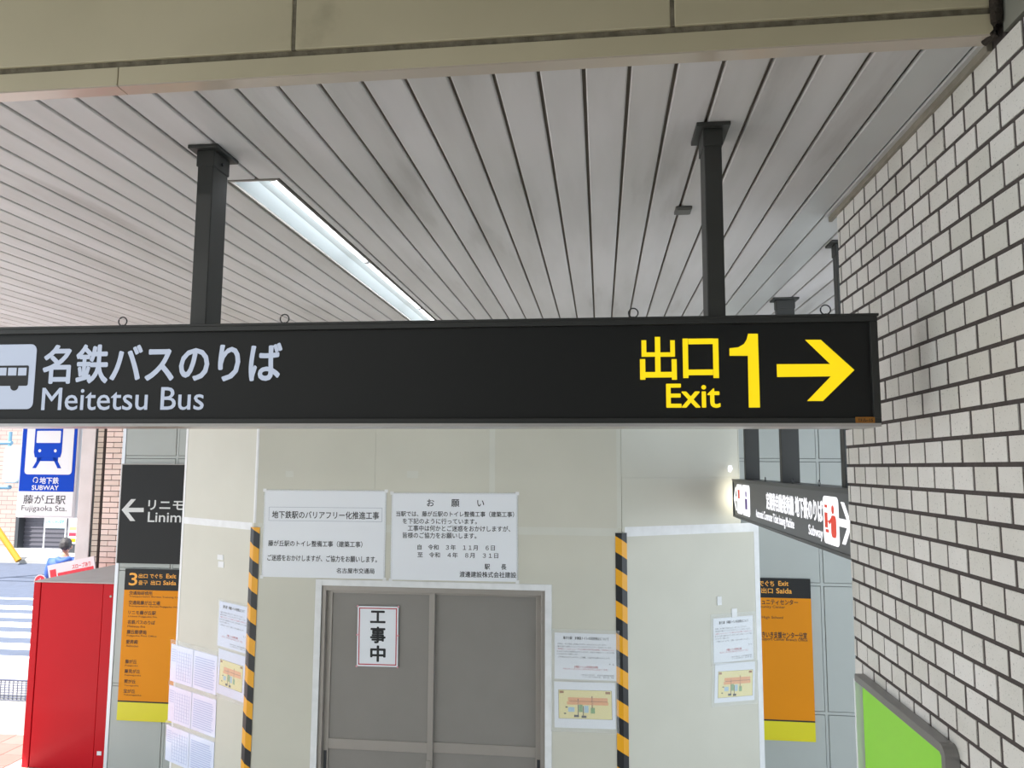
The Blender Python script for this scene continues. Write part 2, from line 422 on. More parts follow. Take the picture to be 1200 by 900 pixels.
# tiger-striped corner guards
m_tb = mat('tiger_black', (24,26,30), .35); m_ty = mat('tiger_yellow', (226,160,20), .35)
def guard(cx, sgn):
    b = MB(); P = .1235
    for side in (0, 1):
        wd = .05 if side == 0 else .045; n0 = 0
        z = zj1-.005+.1; k = 0
        while z > ZF-.02:
            # band k: from z down to z-P, sheared across the width
            sh = .03
            if side == 0:      # front leg
                xa, xb = (cx, cx+wd) if sgn < 0 else (cx-wd, cx)
                za0, zb0 = (z, z-sh)
                cl = lambda v: max(ZF, min(zj1-.005, v))
                quad = [(xa, cl(za0-P)), (xb, cl(zb0-P)), (xb, cl(zb0)), (xa, cl(za0))]
                if abs(quad[2][1]-quad[1][1])+abs(quad[3][1]-quad[0][1]) > 1e-4:
                    b.poly([(x-HO.x, -.004, zz-ZF) for x, zz in quad], m_tb if k % 2 == (0 if sgn > 0 else 1) else m_ty)
            else:              # leg on the angled face
                fz = F_hr if sgn > 0 else F_hl; u1 = wd*sgn
                za0, zb0 = (z-sh, z-2*sh) if sgn > 0 else (z, z+sh)
                cl = lambda v: max(ZF, min(zj1-.005, v))
                A = fz.world(0, 0, .004); B = fz.world(u1, 0, .004)
                if sgn > 0: A = Vector((cx, YH-.004, 0))
                else: A = Vector((cx, YH-.004, 0))
                q4 = [(A, cl(za0-P)), (B, cl(zb0-P)), (B, cl(zb0)), (A, cl(za0))]
                if abs(q4[2][1]-q4[1][1])+abs(q4[3][1]-q4[0][1]) > 1e-4:
                    b.poly([(p.x-HO.x, p.y-HO.y, zz-ZF) for p, zz in q4], m_tb if k % 2 == (0 if sgn > 0 else 1) else m_ty)
            z -= P; k += 1
    o = b.build('corner_guard', None, hd); o['label'] = 'black and yellow striped corner guard'
    md = o.modifiers.new('thick', 'SOLIDIFY'); md.thickness = .003; md.offset = 0
guard(HL, -1); guard(HR, 1)

# door
door = empty('door_1', (-1.355, YH, ZF), kind='structure')
def dp(name, x0, y0, x1, y1, ya, yb, m, parent=door, bevel=.002, zb=None):
    ux0, _ = F_hoard.px(x0, (y0+y1)/2); ux1, _ = F_hoard.px(x1, (y0+y1)/2)
    _, z1 = F_hoard.px((x0+x1)/2, y0); _, z0 = F_hoard.px((x0+x1)/2, y1)
    if zb is not None: z0 = zb
    return MB().box(ux0+1.355, ux1+1.355, ya, yb, z0-ZF, z1-ZF).build(name, m, parent, bevel=bevel)
def dpm(name, X0, X1, Z0, Z1, ya, yb, m, parent=door, bevel=.002):
    return MB().box(X0+1.355, X1+1.355, ya, yb, Z0-ZF, Z1-ZF).build(name, m, parent, bevel=bevel)
dpm('opening_tape', DX0-.035, DX0+.018, ZF, DZ+.045, -.006, .002, m_tape); dpm('opening_tape', DX1-.018, DX1+.035, ZF, DZ+.045, -.006, .002, m_tape)
dpm('opening_tape', DX0+.018, DX1-.018, DZ-.004, DZ+.045, -.006, .002, m_tape)
b = MB()
for x0, x1, z0, z1 in ((DX0+.004, DX0+.05, ZF, DZ), (DX1-.05, DX1-.004, ZF, DZ), (DX0+.05, DX1-.05, DZ-.045, DZ)):
    b.box(x0+1.355, x1+1.355, .01, .10, z0-ZF, z1-ZF)
b.build('door_frame', m_alu, door, bevel=.002)
xm = -1.365; zr = -2.215
for nm, a, c, y in (('left', DX0+.05, xm+.028, .045), ('right', xm-.028, DX1-.05, .065)):
    y -= 0
    lf = MB()
    st = .045
    lf.box(a+1.355, a+st+1.355, y, y+.03, 0.01, DZ-.045-ZF); lf.box(c-st+1.355, c+1.355, y, y+.03, .01, DZ-.045-ZF)
    lf.box(a+st+1.355, c-st+1.355, y, y+.03, DZ-.068-ZF, DZ-.045-ZF); lf.box(a+st+1.355, c-st+1.355, y, y+.03, zr-.04-ZF, zr+.038-ZF)
    lf.box(a+st+1.355, c-st+1.355, y, y+.03, .01, .12)
    lo = lf.build('door_leaf', m_alu, door, bevel=.0015)
    MB().box(a+st+1.355, c-st+1.355, y+.01, y+.02, zr+.038-ZF, DZ-.068-ZF).build('infill_panel', m_leaf, lo)
    MB().box(a+st+1.355, c-st+1.355, y+.01, y+.02, .12, zr-.04-ZF).build('infill_panel', m_leaf, lo)
    hx = a+.022 if nm == 'left' else c-.022
    MB().box(hx-.012+1.355, hx+.012+1.355, y-.003, y+.001, -2.42-ZF, -2.27-ZF).build('recessed_pull', m_dark, lo)
MB().box(xm-.02+1.355, xm+.015+1.355, .038, .046, -2.42-ZF, -2.31-ZF).tube([(xm-.002+1.355, .041, -2.37-ZF), (xm-.002+1.355, .033, -2.37-ZF)], .006, 10).build('lock_case', m_alu, door)

# ================================================================== POSTERS
def paper(face, name, corners, label, cat='notice', group=None, m=m_paper, off=.001, th=.003, tilt=True):
    B = Board(face, name, corners, label, cat, group, tilt=tilt, off=off)
    MB().box(-B.w/2, B.w/2, -th, 0, 0, B.h).build('sheet', m, B.root)
    return B
def r3(x, y): return 280+x/3.3333, 540+y/3.3333
def T3(B, body, x0, y0, x1, y1, bold=.012, m=None):
    a = r3(x0, y0); b = r3(x1, y1); return B.t(body, a[0], a[1], b[0], b[1], -.0036, bold, m)
B = paper(F_hoard, 'notice_board', [r3(105,112), r3(580,120), r3(568,460), r3(90,455)], 'white notice with a boxed heading, left one of the pair above the doors', group='large notices above the doors')
Ls = [T3(B, '地下鉄駅のバリアフリー化推進工事', 130,197,548,227), T3(B, '藤が丘駅のトイレ整備工事（建築工事）', 115,312,483,336), T3(B, 'ご迷惑をおかけしますが、ご協力をお願いします。', 112,369,540,394), T3(B, '名古屋市交通局', 382,419,530,440)]
text_mesh(Ls, 'lettering', B.root, m_ink)
a, c, d, e = B.rect(*r3(118,182), *r3(560,236))
MB().box(a,c,-.0036,-.003,d,d+.002).box(a,c,-.0036,-.003,e-.002,e).box(a,a+.002,-.0036,-.003,d,e).box(c-.002,c,-.0036,-.003,d,e).build('heading_box', m_greyink, B.root)
def corner_tapes(B, s=.02):
    b = MB()
    for sx in (-1, 1):
        for z in (0, B.h): b.box(sx*B.w/2-s*.7, sx*B.w/2+s*.7, -.0042, -.003, z-s*.7, z+s*.6)
    b.split('corner_tape', m_tape, B.root)
    MB().box(-B.w/2-.008, -B.w/2+.010, -.004, -.003, 0, B.h).box(B.w/2-.010, B.w/2+.008, -.004, -.003, 0, B.h).box(-B.w/2, B.w/2, -.004, -.003, B.h-.008, B.h+.008).split('edge_tape', m_sleeve, B.root)
corner_tapes(B)
B = paper(F_hoard, 'notice_board', [r3(600,125), r3(1090,128), r3(1088,472), r3(593,465)], 'white notice densely lettered with dates, right one of the pair above the doors', group='large notices above the doors')
Ls = [T3(B, 'お　　願　　い', 735,150,958,180), T3(B, '当駅では、藤が丘駅のトイレ整備工事（建築工事）', 615,197,1075,219), T3(B, 'を下記のように行っています。', 640,225,930,247), T3(B, '工事中は何かとご迷惑をおかけしますが、', 660,253,1060,276), T3(B, '皆様のご協力をお願いします。', 640,280,928,303),
      T3(B, '自　令和　３年　１１月　６日', 698,328,1000,349), T3(B, '至　令和　４年　８月　３１日', 698,358,1013,379), T3(B, '駅　　長', 960,403,1045,425), T3(B, '渡邊建設株式会社建設', 862,433,1083,456)]
text_mesh(Ls, 'lettering', B.root, m_ink); corner_tapes(B)

# sign on the door leaf
F_leaf = Face((0, YH+.045, 0), 0)
def rd(x, y): return 360+x/4.094, 680+y/4.094
B = paper(F_leaf, 'door_notice', [rd(246,123), rd(441,127), rd(435,416), rd(238,411)], 'small white notice with red border and three large characters on the left door leaf', off=.002)
w, h = B.w/2, B.h
MB().box(-w+.012,w-.012,-.0036,-.003,.012,.020).box(-w+.012,w-.012,-.0036,-.003,h-.020,h-.012).box(-w+.012,-w+.020,-.0036,-.003,.02,h-.02).box(w-.020,w-.012,-.0036,-.003,.02,h-.02).build('red_border', m_redink, B.root)
L = []
for ch, y0, y1 in (('工',145,205), ('事',222,302), ('中',312,391)):
    a = rd(303, y0); c = rd(377, y1); L.append(B.t(ch, a[0], a[1], c[0], c[1], -.0036, .03))
text_mesh(L, 'lettering', B.root, m_ink)
b = MB()
for sx in (-1, 1):
    for z in (0, h/2+.01, h): b.tube([(sx*w, -.003, z), (sx*w, -.008, z)], .008, 8)
b.split('magnet', mat('pin_pink', (214,150,160), .4), B.root)

# small notices and maps in plastic sleeves
m_cream = mat('map_cream', (226,214,150), .5); m_sal = mat('map_salmon', (226,160,100), .5); m_lb = mat('map_blue', (160,190,205), .5); m_gr = mat('map_green', (120,160,96), .5); m_brown = mat('map_brown', (150,96,40), .5)
def notice(face, corners, label, group, m=m_paper, sl=.03):
    B = paper(face, 'sleeved_notice', corners, label, 'notice', group, m=m)
    w, h = B.w, B.h
    def ln(t, x0, z0, x1, z1, mm=m_ink, bold=.0): return (t, -w/2+w*x0, h*z0, w*(x1-x0), h*(z1-z0), -.0036, bold, mm)
    L = [ln('藤が丘駅　多機能トイレの利用停止について', .14, .86, .88, .93, m_ink, .02),
         ln('日頃は、地下鉄をご利用いただき、ありがとうございます。', .05, .745, .84, .78), ln('藤が丘駅では駅のリニューアルと合わせてバリアフリー化を行っています。', .05, .69, .93, .725),
         ln('多機能トイレはリニューアル工事のため下記の期間、利用停止となり', .05, .635, .96, .67, m_redink), ln('ますので大変ご迷惑をおかけしますが、お近くの他のトイレをご利用', .04, .58, .96, .615),
         ln('いただきますようお願いします。', .04, .525, .38, .56), ln('ご不便をおかけしますが、ご理解、ご協力をお願いいたします。', .06, .46, .90, .495),
         ln('駅　長', .88, .33, .96, .365), ln('多機能トイレの利用停止期間', .32, .25, .70, .30, m_redink, .01), ln('令和３年１１月６日から令和４年８月３１日まで（予定）', .14, .205, .86, .245, m_redink),
         ln('（工事に関する問合せ先）　名古屋市交通局施設部建築課', .43, .09, .96, .12), ln('（トイレに関する問合せ先）　藤が丘駅　電話', .45, .05, .96, .08)]
    text_mesh(L, 'lettering', B.root, m_ink)
    MB().box(-w/2-sl, w/2+sl, -.0065, -.006, -.015, h+sl*1.2).build('plastic_sleeve', m_sleeve, B.root)
    return B
def mapsheet(face, corners, label, group, inner=(.06, .94, .22, .92), m=m_paper, sl=.03):
    B = paper(face, 'sleeved_map', corners, label, 'map', group, m=m)
    w, h = B.w, B.h; x0, x1, z0, z1 = -w/2+w*inner[0], -w/2+w*inner[1], h*inner[2], h*inner[3]
    W_, H_ = x1-x0, z1-z0
    MB().box(x0, x1, -.0036, -.003, z0, z1).build('map_print', m_cream, B.root)
    b = MB()
    def q(a, c, d, e, mm, y=-.0042): b.box(x0+W_*a, x0+W_*c, y, -.0036, z0+H_*d, z0+H_*e, mm)
    q(.18,.92,.62,.74,m_sal); q(.16,.93,.49,.60,m_sal); q(.2,.92,.60,.62,m_brown); q(.02,.10,.88,.96,m_brown); q(.88,.97,.88,.96,m_brown)
    q(.18,.30,.24,.40,m_lb); q(.48,.56,.22,.46,m_lb); q(.38,.45,.24,.50,m_gr); q(.60,.68,.20,.40,m_gr); q(.29,.38,.06,.14,m_ink); q(.43,.52,.04,.12,m_ink)
    q(.13,.17,.38,.42,m_ink); q(.10,.14,.16,.20,m_ink); q(.36,.375,.12,.70,m_ink); q(.455,.47,.1,.45,m_ink); q(.62,.64,.35,.8,m_brown)
    q(0,1,0,.008,m_ink); q(0,1,.992,1,m_ink); q(0,.006,0,1,m_ink); q(.994,1,0,1,m_ink)
    b.build('map_detail', None, B.root)
    MB().box(-w/2-sl, w/2+sl, -.0065, -.006, -.03, h+.012).build('plastic_sleeve', m_sleeve, B.root)
    return B
g1 = 'notices beside the right door jamb'
def r6(x, y): return 640+x/6, 720+y/6
notice(F_hoard, [r6(65,128), r6(500,140), r6(495,468), r6(60,450)], 'small sleeved notice of fine print with red lines, directly right of the doors', g1, sl=.025)
mapsheet(F_hoard, [r6(62,475), r6(492,480), r6(490,810), r6(60,790)], 'small sleeved sheet with cream floor map, directly right of the doors', g1, inner=(.07, .945, .20, .83), sl=.025)
def r7(x, y): return 820+x/7.5, 700+y/7.5
g2 = 'notices on the right angled side of the hoarding'
notice(F_hr, [r7(118,190), r7(462,155), r7(470,545), r7(120,580)], 'small sleeved notice of fine print on the right angled side of the hoarding', g2)
mapsheet(F_hr, [r7(122,590), r7(472,560), r7(478,905), r7(125,925)], 'small sleeved sheet with cream floor map on the right angled side of the hoarding', g2, inner=(.08, .95, .12, .80))
g3 = 'notices on the left angled side of the hoarding'
notice(F_hl, [(257.5,703),(292,713),(288.5,765),(255.5,757)], 'small sleeved notice of fine print on the left angled side, beside the striped corner', g3, m=m_paper2, sl=.015)
mapsheet(F_hl, [(255.5,760),(288.5,769),(285,824),(254.7,811)], 'small sleeved sheet with cream floor map on the left angled side, beside the striped corner', g3, inner=(.08, .93, .20, .78), m=m_paper2, sl=.015)
def spread(corners, label):
    B = paper(F_hl, 'printed_timetable', corners, label, 'notice', 'printed spreads on the left side of the hoarding', m=m_paper2)
    w, h = B.w, B.h; b = MB()
    for i in range(7): b.box(-w*.36+w*.04*i*1.3, -w*.36+w*.04*i*1.3+.004, -.0036, -.003, h*.08, h*.86)
    for i in range(9): b.box(-w*.36, -w*.05, -.0036, -.003, h*(.1+.09*i), h*(.1+.09*i)+.003)
    for i in range(13): b.box(w*.04, w*(.46-.05*random.random()), -.0036, -.003, h*(.10+.06*i), h*(.10+.06*i)+.008)
    for i in range(6): b.box(-w*.48, -w*.38, -.0036, -.003, h*(.55+.06*i), h*(.55+.06*i)+.006)
    b.build('faint_print', mat('faint_print', (166,178,212), .5), B.root)
    MB().box(-.006, .006, -.0045, -.0036, 0, h).build('centre_fold', mat('fold_grey', (185,192,210), .5), B.root)
    MB().box(-w/2-.01, w/2+.01, -.0065, -.006, h-.005, h+.04).build('top_tape', m_sleeve, B.root)
spread([(201,754),(255,768.5),(253.5,815),(199.3,797)], 'bluish two-page timetable sheet, topmost of three on the left angled side of the hoarding')
spread([(198.8,802),(253.5,820),(252.5,865),(196.8,844)], 'bluish two-page timetable sheet, middle of three on the left angled side of the hoarding')
spread([(196.4,849),(252.5,870),(250.2,914),(193.8,890)], 'bluish two-page timetable sheet, lowest of three on the left angled side of the hoarding')
for c, f, lb in (((255,650,262,656), F_hl, 'tiny white paper label, upper of two on the left angled hoarding side'), ((256,658,262.5,665), F_hl, 'tiny white paper label, lower of two on the left angled hoarding side'),
             ((335,552,344,559), F_hoard, 'small pale tape scrap above the left large notice'), ((477,552,490,560), F_hoard, 'small pale tape scrap above the right large notice'),
             ((840,699,845,709), F_hr, 'small tape scrap above the notice on the right angled side'), ((857,713,863,724), F_hr, 'small tape scrap holding the notice on the right angled side')):
    x0, y0, x1, y1 = c; B = Board(f, 'tape_scrap', [(x0,y0),(x1,y0),(x1,y1),(x0,y1)], tilt=False, off=.0009)
    o = B.root; w, h = B.w, B.h
    bpy.data.objects.remove(o)
    o = MB().box(-w/2, w/2, -.007 if f is F_hr else -.0025, 0, 0, h).build('tape_scrap', m_tape if f is not F_hoard else m_tape2)
    o.matrix_world = B.inv.inverted(); tag(o, lb, 'tape', 'tape scraps on the hoarding')

# ================================================================== BACK WALL SIGNS
B = Board(F_back, 'wall_sign', base=(-3.90, -.99), label='black wall sign with white left arrow and railway name, left of the hoarding', cat='sign', off=.001)
x0 = -4.895+3.90+.02; top = F_back.px(175, 544.5)[1]+.99
MB().box(x0, .62, -.02, 0, 0, top).build('sign_plate', m_face, B.root, bevel=.002)
MB().box(x0-.008, x0, -.022, 0, 0, top).box(x0-.008, .62, -.022, 0, top, top+.008).build('sign_rim', m_alu, B.root)
def r1(x, y): return x/3.75, 480+y/3.75
ar = B.pts([r1(*q) for q in ((540,440),(582,393),(603,393),(570,431),(637,431),(637,450),(570,450),(600,489),(578,489))])
m_wp = mat('sign_white_print', (208,210,210), .5)
MB().poly([(x, -.0206, z) for x, z in ar], m_wp).build('left_arrow', None, B.root)
text_mesh([B.t('リニモ', *r1(657,398), *r1(812,441), -.0206, .02), B.t('Linimo', *r1(655,450), *r1(842,495), -.0206, .01)], 'lettering', B.root, m_wp)

def exit_panel(xl, xr, ztop, zhead, zyel, zbot, label):
    B = Board(F_back, 'exit_directory', base=((xl+xr)/2, zbot), label=label, cat='sign', off=.001, group='orange exit directories on the back wall')
    w = (xr-xl)/2; h = ztop-zbot
    MB().box(-w, w, -.018, 0, zyel-zbot, zhead-zbot).build('orange_panel', m_orange, B.root)
    MB().box(-w, w, -.018, 0, zhead-zbot, h).build('black_header', m_face, B.root)
    MB().box(-w, w, -.0182, 0, 0, zyel-zbot-.014).build('yellow_footer', m_yellowp, B.root)
    MB().box(-w, w, -.0175, 0, zyel-zbot-.014, zyel-zbot).build('dark_divider', m_ink, B.root)
    return B
B = exit_panel(-4.78, -4.06, -1.045, -1.252, -2.325, -2.515, 'orange exit directory with black header numbered 3, on the left of the back wall')
def ra(x, y): return 130+x/9, 660+y/9
def rb(x, y): return 130+x/8.18, 740+y/8.18
Y = -.0192
L = [B.t('3', *ra(203,98), *ra(292,232), Y, .01, m_oink), B.t('出口', *ra(305,108), *ra(400,155), Y, .02, m_oink), B.t('でぐち', *ra(423,110), *ra(556,158), Y, .02, m_oink), B.t('Exit', *ra(595,110), *ra(700,158), Y, .02, m_oink),
     B.t('출구', *ra(303,178), *ra(400,226), Y, .01, m_oink), B.t('出口', *ra(432,180), *ra(535,228), Y, .02, m_oink), B.t('Saida', *ra(563,182), *ra(700,228), Y, .02, m_oink)]
for jp, en, y, xj0, xj1, xe1 in (('交通局研修所','Transportation Bureau Training Center',290,205,452,790), ('交通局藤が丘工場','Transportation Bureau Fujigaoka Workshop',393,199,530,820), ('リニモ藤が丘駅','Linimo Fujigaoka Sta.',497,195,487,502), ('名鉄バスのりば','Meitetsu Bus',598,188,478,374), ('藤丘郵便局','Fujigaoka Post Office',700,180,387,493), ('愛昇殿','Aishoden',803,172,297,300)):
    xx = min(xe1, 745)
    L.append(B.t(jp, *ra(xj0, y), *ra(xj1, y+44), Y, .012)); L.append(B.t(en, *ra(xj0, y+54), *ra(xe1, y+76), Y, .0))
for jp, en, y, xj0, xj1, xe1 in (('藤が丘','Fujigaoka',265,148,258,270), ('藤見が丘','Fujimigaoka',358,142,290,300), ('照が丘','Terugaoka',455,138,247,275), ('宝が丘','Takaragaoka',547,132,242,302)):
    L.append(B.t(jp, *rb(xj0, y), *rb(xj1, y+38), Y, .012)); L.append(B.t(en, *rb(xj0, y+50), *rb(xe1, y+68), Y, .0))
text_mesh(L, 'lettering', B.root, m_ink)
B = exit_panel(1.17, 1.893, -1.0, -1.175, -2.245, -2.425, 'orange exit directory at right, partly hidden by the edge of the hoarding')
def rc(x, y): return 840+x/3.3333, 640+y/3.3333
L = [B.t('でぐち', *rc(163,134), *rc(222,156), Y, .02, m_oink), B.t('Exit', *rc(238,135), *rc(278,154), Y, .02, m_oink), B.t('出口', *rc(172,162), *rc(217,183), Y, .02, m_oink), B.t('Saida', *rc(230,163), *rc(291,184), Y, .02, m_oink),
     B.t('コミュニティセンター', *rc(138,206), *rc(315,228), Y, .015), B.t('Community Center', *rc(130,230), *rc(265,243), Y, 0), B.t('校', *rc(145,250), *rc(170,266), Y, .015), B.t('Junior High School', *rc(125,271), *rc(257,284), Y, 0),
     B.t('いきいき支援センター分室', *rc(158,333), *rc(350,358), Y, .015), B.t('Iki-Iki Support Center Branch Office', *rc(130,356), *rc(352,371), Y, 0)]
text_mesh(L, 'lettering', B.root, m_ink)

# ================================================================== MAIN HANGING SIGN
SY0, SY1 = 2.40, 2.56
sg = empty('hanging_sign', (-.78, 2.48, .137), label='long black hanging direction sign with white bus lettering and yellow exit arrow, across the foreground', cat='sign')
SO = Vector((-.78, 2.48, .137))
XL, XR, ZB, ZT2 = -2.42, .836, .137, .465
def sb(name, boxes, m, bevel=0):
    b = MB()
    for x0,x1,y0,y1,z0,z1 in boxes: b.box(x0-SO.x,x1-SO.x,y0-SO.y,y1-SO.y,z0-SO.z,z1-SO.z)
    return b.build(name, m, sg, bevel=bevel)
sb('frame', [(XL,XR,2.408,SY1,ZT2-.018,ZT2),(XL,XR,2.408,SY1,ZB,ZB+.016),(XL,XL+.022,2.408,SY1,ZB+.016,ZT2-.018),(XR-.022,XR,2.408,SY1,ZB+.016,ZT2-.018),(XL-.001,XR+.004,2.404,SY1+.004,ZT2-.002,ZT2+.006)], m_black, .0015)
sb('face_panel', [(XL+.022,XR-.022,2.42,2.43,ZB+.016,ZT2-.018)], m_face)
sb('face_panel', [(XL+.022,XR-.022,2.54,2.55,ZB+.016,ZT2-.018)], m_face)
sb('bottom_tray', [(XL+.01,XR-.004,2.402,SY1-.005,ZB-.010,ZB)], mat('tray_aluminium', (176,172,170), .3, .6))
pb = Board(F_sign, 'x', base=(0,0)); bpy.data.objects.remove(pb.root); pb.inv = Matrix.Translation(-Vector((-.78, 2.42, .137)))
# lettering lies on the face (local y of the face = 2.42-2.48)
yl = 2.42-SO.y-.0015
def sp(L): return [(x, z) for x, z in pb.pts(L)]
def r7b(x, y): return 720+x/3.5294, 360+y/3.5294
def flatpoly(b, pts, m=None, y=yl): b.prism(pts, y, y+.0015, m)
b = MB()
def rr(x0, y0, x1, y1):
    a, c, d, e = pb.rect(*r7b(x0, y0), *r7b(x1, y1)); b.box(a, c, yl, yl+.0015, d, e)
rr(168,123,190,268); rr(112,137,132,205); rr(231,137,250,205); rr(132,187,168,205); rr(190,187,231,205)
rr(106,215,128,300); rr(237,215,258,300); rr(128,268,237,291)
rr(283,130,305,293); rr(408,130,431,293); rr(305,130,408,153); rr(305,258,408,281)
b.build('exit_characters', m_yel_lit, sg)
b = MB(); flatpoly(b, sp([r7b(*q) for q in ((553,110),(593,110),(602,415),(556,415),(552,201),(476,201),(476,170),(512,166),(536,152),(547,133))][::-1])); b.build('exit_number', m_yel_lit, sg)
b = MB(); flatpoly(b, sp([r7b(*q) for q in ((671,236),(892,235),(788,135),(853,135),(992,260),(862,388),(797,388),(895,286),(673,289))][::-1])); b.build('right_arrow', m_yel_lit, sg)
text_mesh([pb.t('Exit', *r7b(214,316), *r7b(438,417), yl, .015)], 'exit_word', sg, m_yel_lit)
def r8(x, y): return x/3, 370+y/3
text_mesh([pb.t('名鉄バスのりば', *r8(152,97), *r8(992,237), yl, .022), pb.t('Meitetsu Bus', *r8(148,252), *r8(718,332), yl, .006)], 'bus_lettering', sg, m_bluewhite)
b = MB(); a, c, d, e = pb.rect(-40, 404, 41, 479.5); flatpoly(b, rrect(a, c, d, e, .022)); b.build('bus_icon_card', m_bluewhite, sg)
y2 = yl-.001; b = MB()
def r8c(x, y): return x/7.5, 390+y/7.5
def rq(x0,y0,x1,y1,mm):
    a, c, d, e = pb.rect(*r8c(x0,y0), *r8c(x1,y1)); b.box(a, c, y2, y2+.001, d, e, mm)
a, c, d, e = pb.rect(*r8c(-260,290), *r8c(252,468)); b.prism(rrect(a, c, d, e, .006), y2, y2+.001, m_ink)
for cx in (130, -170):
    q = pb.rect(*r8c(cx-35,435), *r8c(cx+35,508)); b.prism(circ((q[0]+q[1])/2, (q[2]+q[3])/2, (q[1]-q[0])/2, 16), y2-.0003, y2+.001, m_ink)
for x0, x1 in ((165,238),(77,150),(-10,62),(-98,-25),(-186,-113)):
    a, c, d, e = pb.rect(*r8c(x0,308), *r8c(x1,376)); b.box(a, c, y2-.0006, y2+.001, d, e, m_bluewhite)
b.build('bus_icon', None, sg)
a, c, d, e = pb.rect(1001, 489, 1023.5, 496)
MB().box(a, c, 2.4065-SO.y, 2.409-SO.y, d, e).build('asset_label', mat('asset_label_ochre', (150,96,18), .6), sg)
text_mesh([('TFル-15', a+.006, d+.004, c-a-.012, e-d-.008, 2.406-SO.y, .02)], 'asset_number', sg, m_ink)
def post(parent, O, x0, x1, y0, y1, zb, along='x', fl=.026):
    b = MB().box(x0-O.x, x1-O.x, y0-O.y, y1-O.y, zb-O.z, ZC-.045-O.z)
    p = b.build('post', m_post, parent, bevel=.003)
    MB().box(x0-.004-O.x, x1+.004-O.x, y0-.004-O.y, y1+.004-O.y, ZC-.07-O.z, ZC-.012-O.z).build('sleeve', m_post, p, bevel=.003)
    MB().box(x0-fl-O.x, x1+fl-O.x, y0-fl-O.y, y1+fl-O.y, ZC-.013-O.z, ZC-.0005-O.z).build('flange', m_post, p, bevel=.002)
    MB().tube([(x1+.004-O.x, (y0+y1)/2-O.y, ZC-.045-O.z), (x1+.010-O.x, (y0+y1)/2-O.y, ZC-.045-O.z)], .006, 8).build('bolt', m_dark, p)
post(sg, SO, -1.383, -1.326, 2.43, 2.535, ZT2+.005); post(sg, SO, .337, .392, 2.43, 2.535, ZT2+.005)
def eye(parent, O, x, y, z, ax='x'):
    n = 16; r = .0150
    pts = [((x-O.x+r*math.cos(2*PI*k/n)) if ax == 'x' else x-O.x, (y-O.y) if ax == 'x' else y-O.y+r*math.cos(2*PI*k/n), z-O.z+.0145+r*math.sin(2*PI*k/n)) for k in range(n)]
    b = MB().tube(pts, .0022, 6, closed=True).tube([(x-O.x, y-O.y, z-O.z-.004), (x-O.x, y-O.y, z-O.z+.003)], .003, 6)
    b.build('eye_bolt', m_dark, parent, smooth=True)
for X in (-1.616, -1.041, .105, .688): eye(sg, SO, X, 2.415, ZT2+.006)

# ================================================================== SECOND SIGN along the passage
Z2T, Z2B = -.091, -.400
s2 = empty('hanging_sign', (1.18, 5.1, Z2B), label='long charcoal hanging sign with white lettering, seen edge-on beyond the tiled wall', cat='sign')
SO2 = Vector((1.18, 5.1, Z2B)); YN, YFAR = 3.4, 6.66
m_s2 = mat('sign_two_frame', (78,80,82), .4, .2); m_s2f = mat('sign_two_face', (86,88,92), .35, 0)
def s2b(name, boxes, m, bevel=0):
    b = MB()
    for x0,x1,y0,y1,z0,z1 in boxes: b.box(x0-SO2.x,x1-SO2.x,y0-SO2.y,y1-SO2.y,z0-SO2.z,z1-SO2.z)
    return b.build(name, m, s2, bevel=bevel)
s2b('frame', [(1.093,1.26,YN,YFAR,Z2T-.020,Z2T),(1.093,1.26,YN,YFAR,Z2B,Z2B+.018),(1.093,1.26,YN,YN+.02,Z2B+.018,Z2T-.02),(1.093,1.26,YFAR-.02,YFAR,Z2B+.018,Z2T-.02),(1.088,1.265,YN,YFAR,Z2T-.003,Z2T+.004)], m_s2, .0015)
s2b('face_panel', [(1.10,1.11,YN+.02,YFAR-.02,Z2B+.018,Z2T-.02)], m_s2f); s2b('face_panel', [(1.245,1.255,YN+.02,YFAR-.02,Z2B+.018,Z2T-.02)], m_s2f)
for y in (3.79, 5.06, 6.30): post(s2, SO2, 1.14, 1.25, y, y+.06, Z2T+.003)
lf = empty('lettering_anchor'); lf.parent = s2; lf.location = (1.10-SO2.x, 0-SO2.y, -Z2B); lf.rotation_euler = (0,0,-PI/2)
A2 = lmat(lf); bpy.data.objects.remove(lf)
pb2 = Board(F_s2, 'x', base=(0,0)); bpy.data.objects.remove(pb2.root); pb2.inv = Face.__init__ and Matrix.LocRotScale(Vector((1.10,0,0)), Euler((0,0,-PI/2)), None).inverted()
def fix(o):
    for q in (o if isinstance(o, list) else [o]): q.matrix_local = A2
def r9(x, y): return 850+x/7.5, 530+y/7.5
t = lambda body, c, bold: (body, pb2.loc(*r9(*c[0]))[0], c[1][0], pb2.loc(*r9(*c[2]))[0]-pb2.loc(*r9(*c[0]))[0], c[1][1]-c[1][0], -.002, bold)
fix(text_mesh([t('定期券自動発売機', ((362,430), (-.270,-.155), (603,470)), .025), t('地下鉄のりば', ((615,470), (-.270,-.153), (858,500)), .025),
               t('Automatic Commuter Ticket Issuing Machine', ((272,560), (-.360,-.286), (607,640)), .01), t('Subway', ((735,690), (-.362,-.293), (862,730)), .012)], 'lettering', s2, m_white_lit))
b = MB()
for xa, xb in ((105,150),(154,216)):
    u0 = pb2.loc(*r9(xa,430))[0]; u1 = pb2.loc(*r9(xb,430))[0]; b.prism(rrect(u0, u1, -.359, -.127, .03), -.002, 0, m_white_lit)
u0 = pb2.loc(*r9(866,600))[0]; u1 = pb2.loc(*r9(998,600))[0]; b.prism(rrect(u0, u1, -.362, -.132, .03), -.002, 0, m_white_lit)
fix(b.split('pictogram_card', None, s2))
b = MB(); w = u1-u0
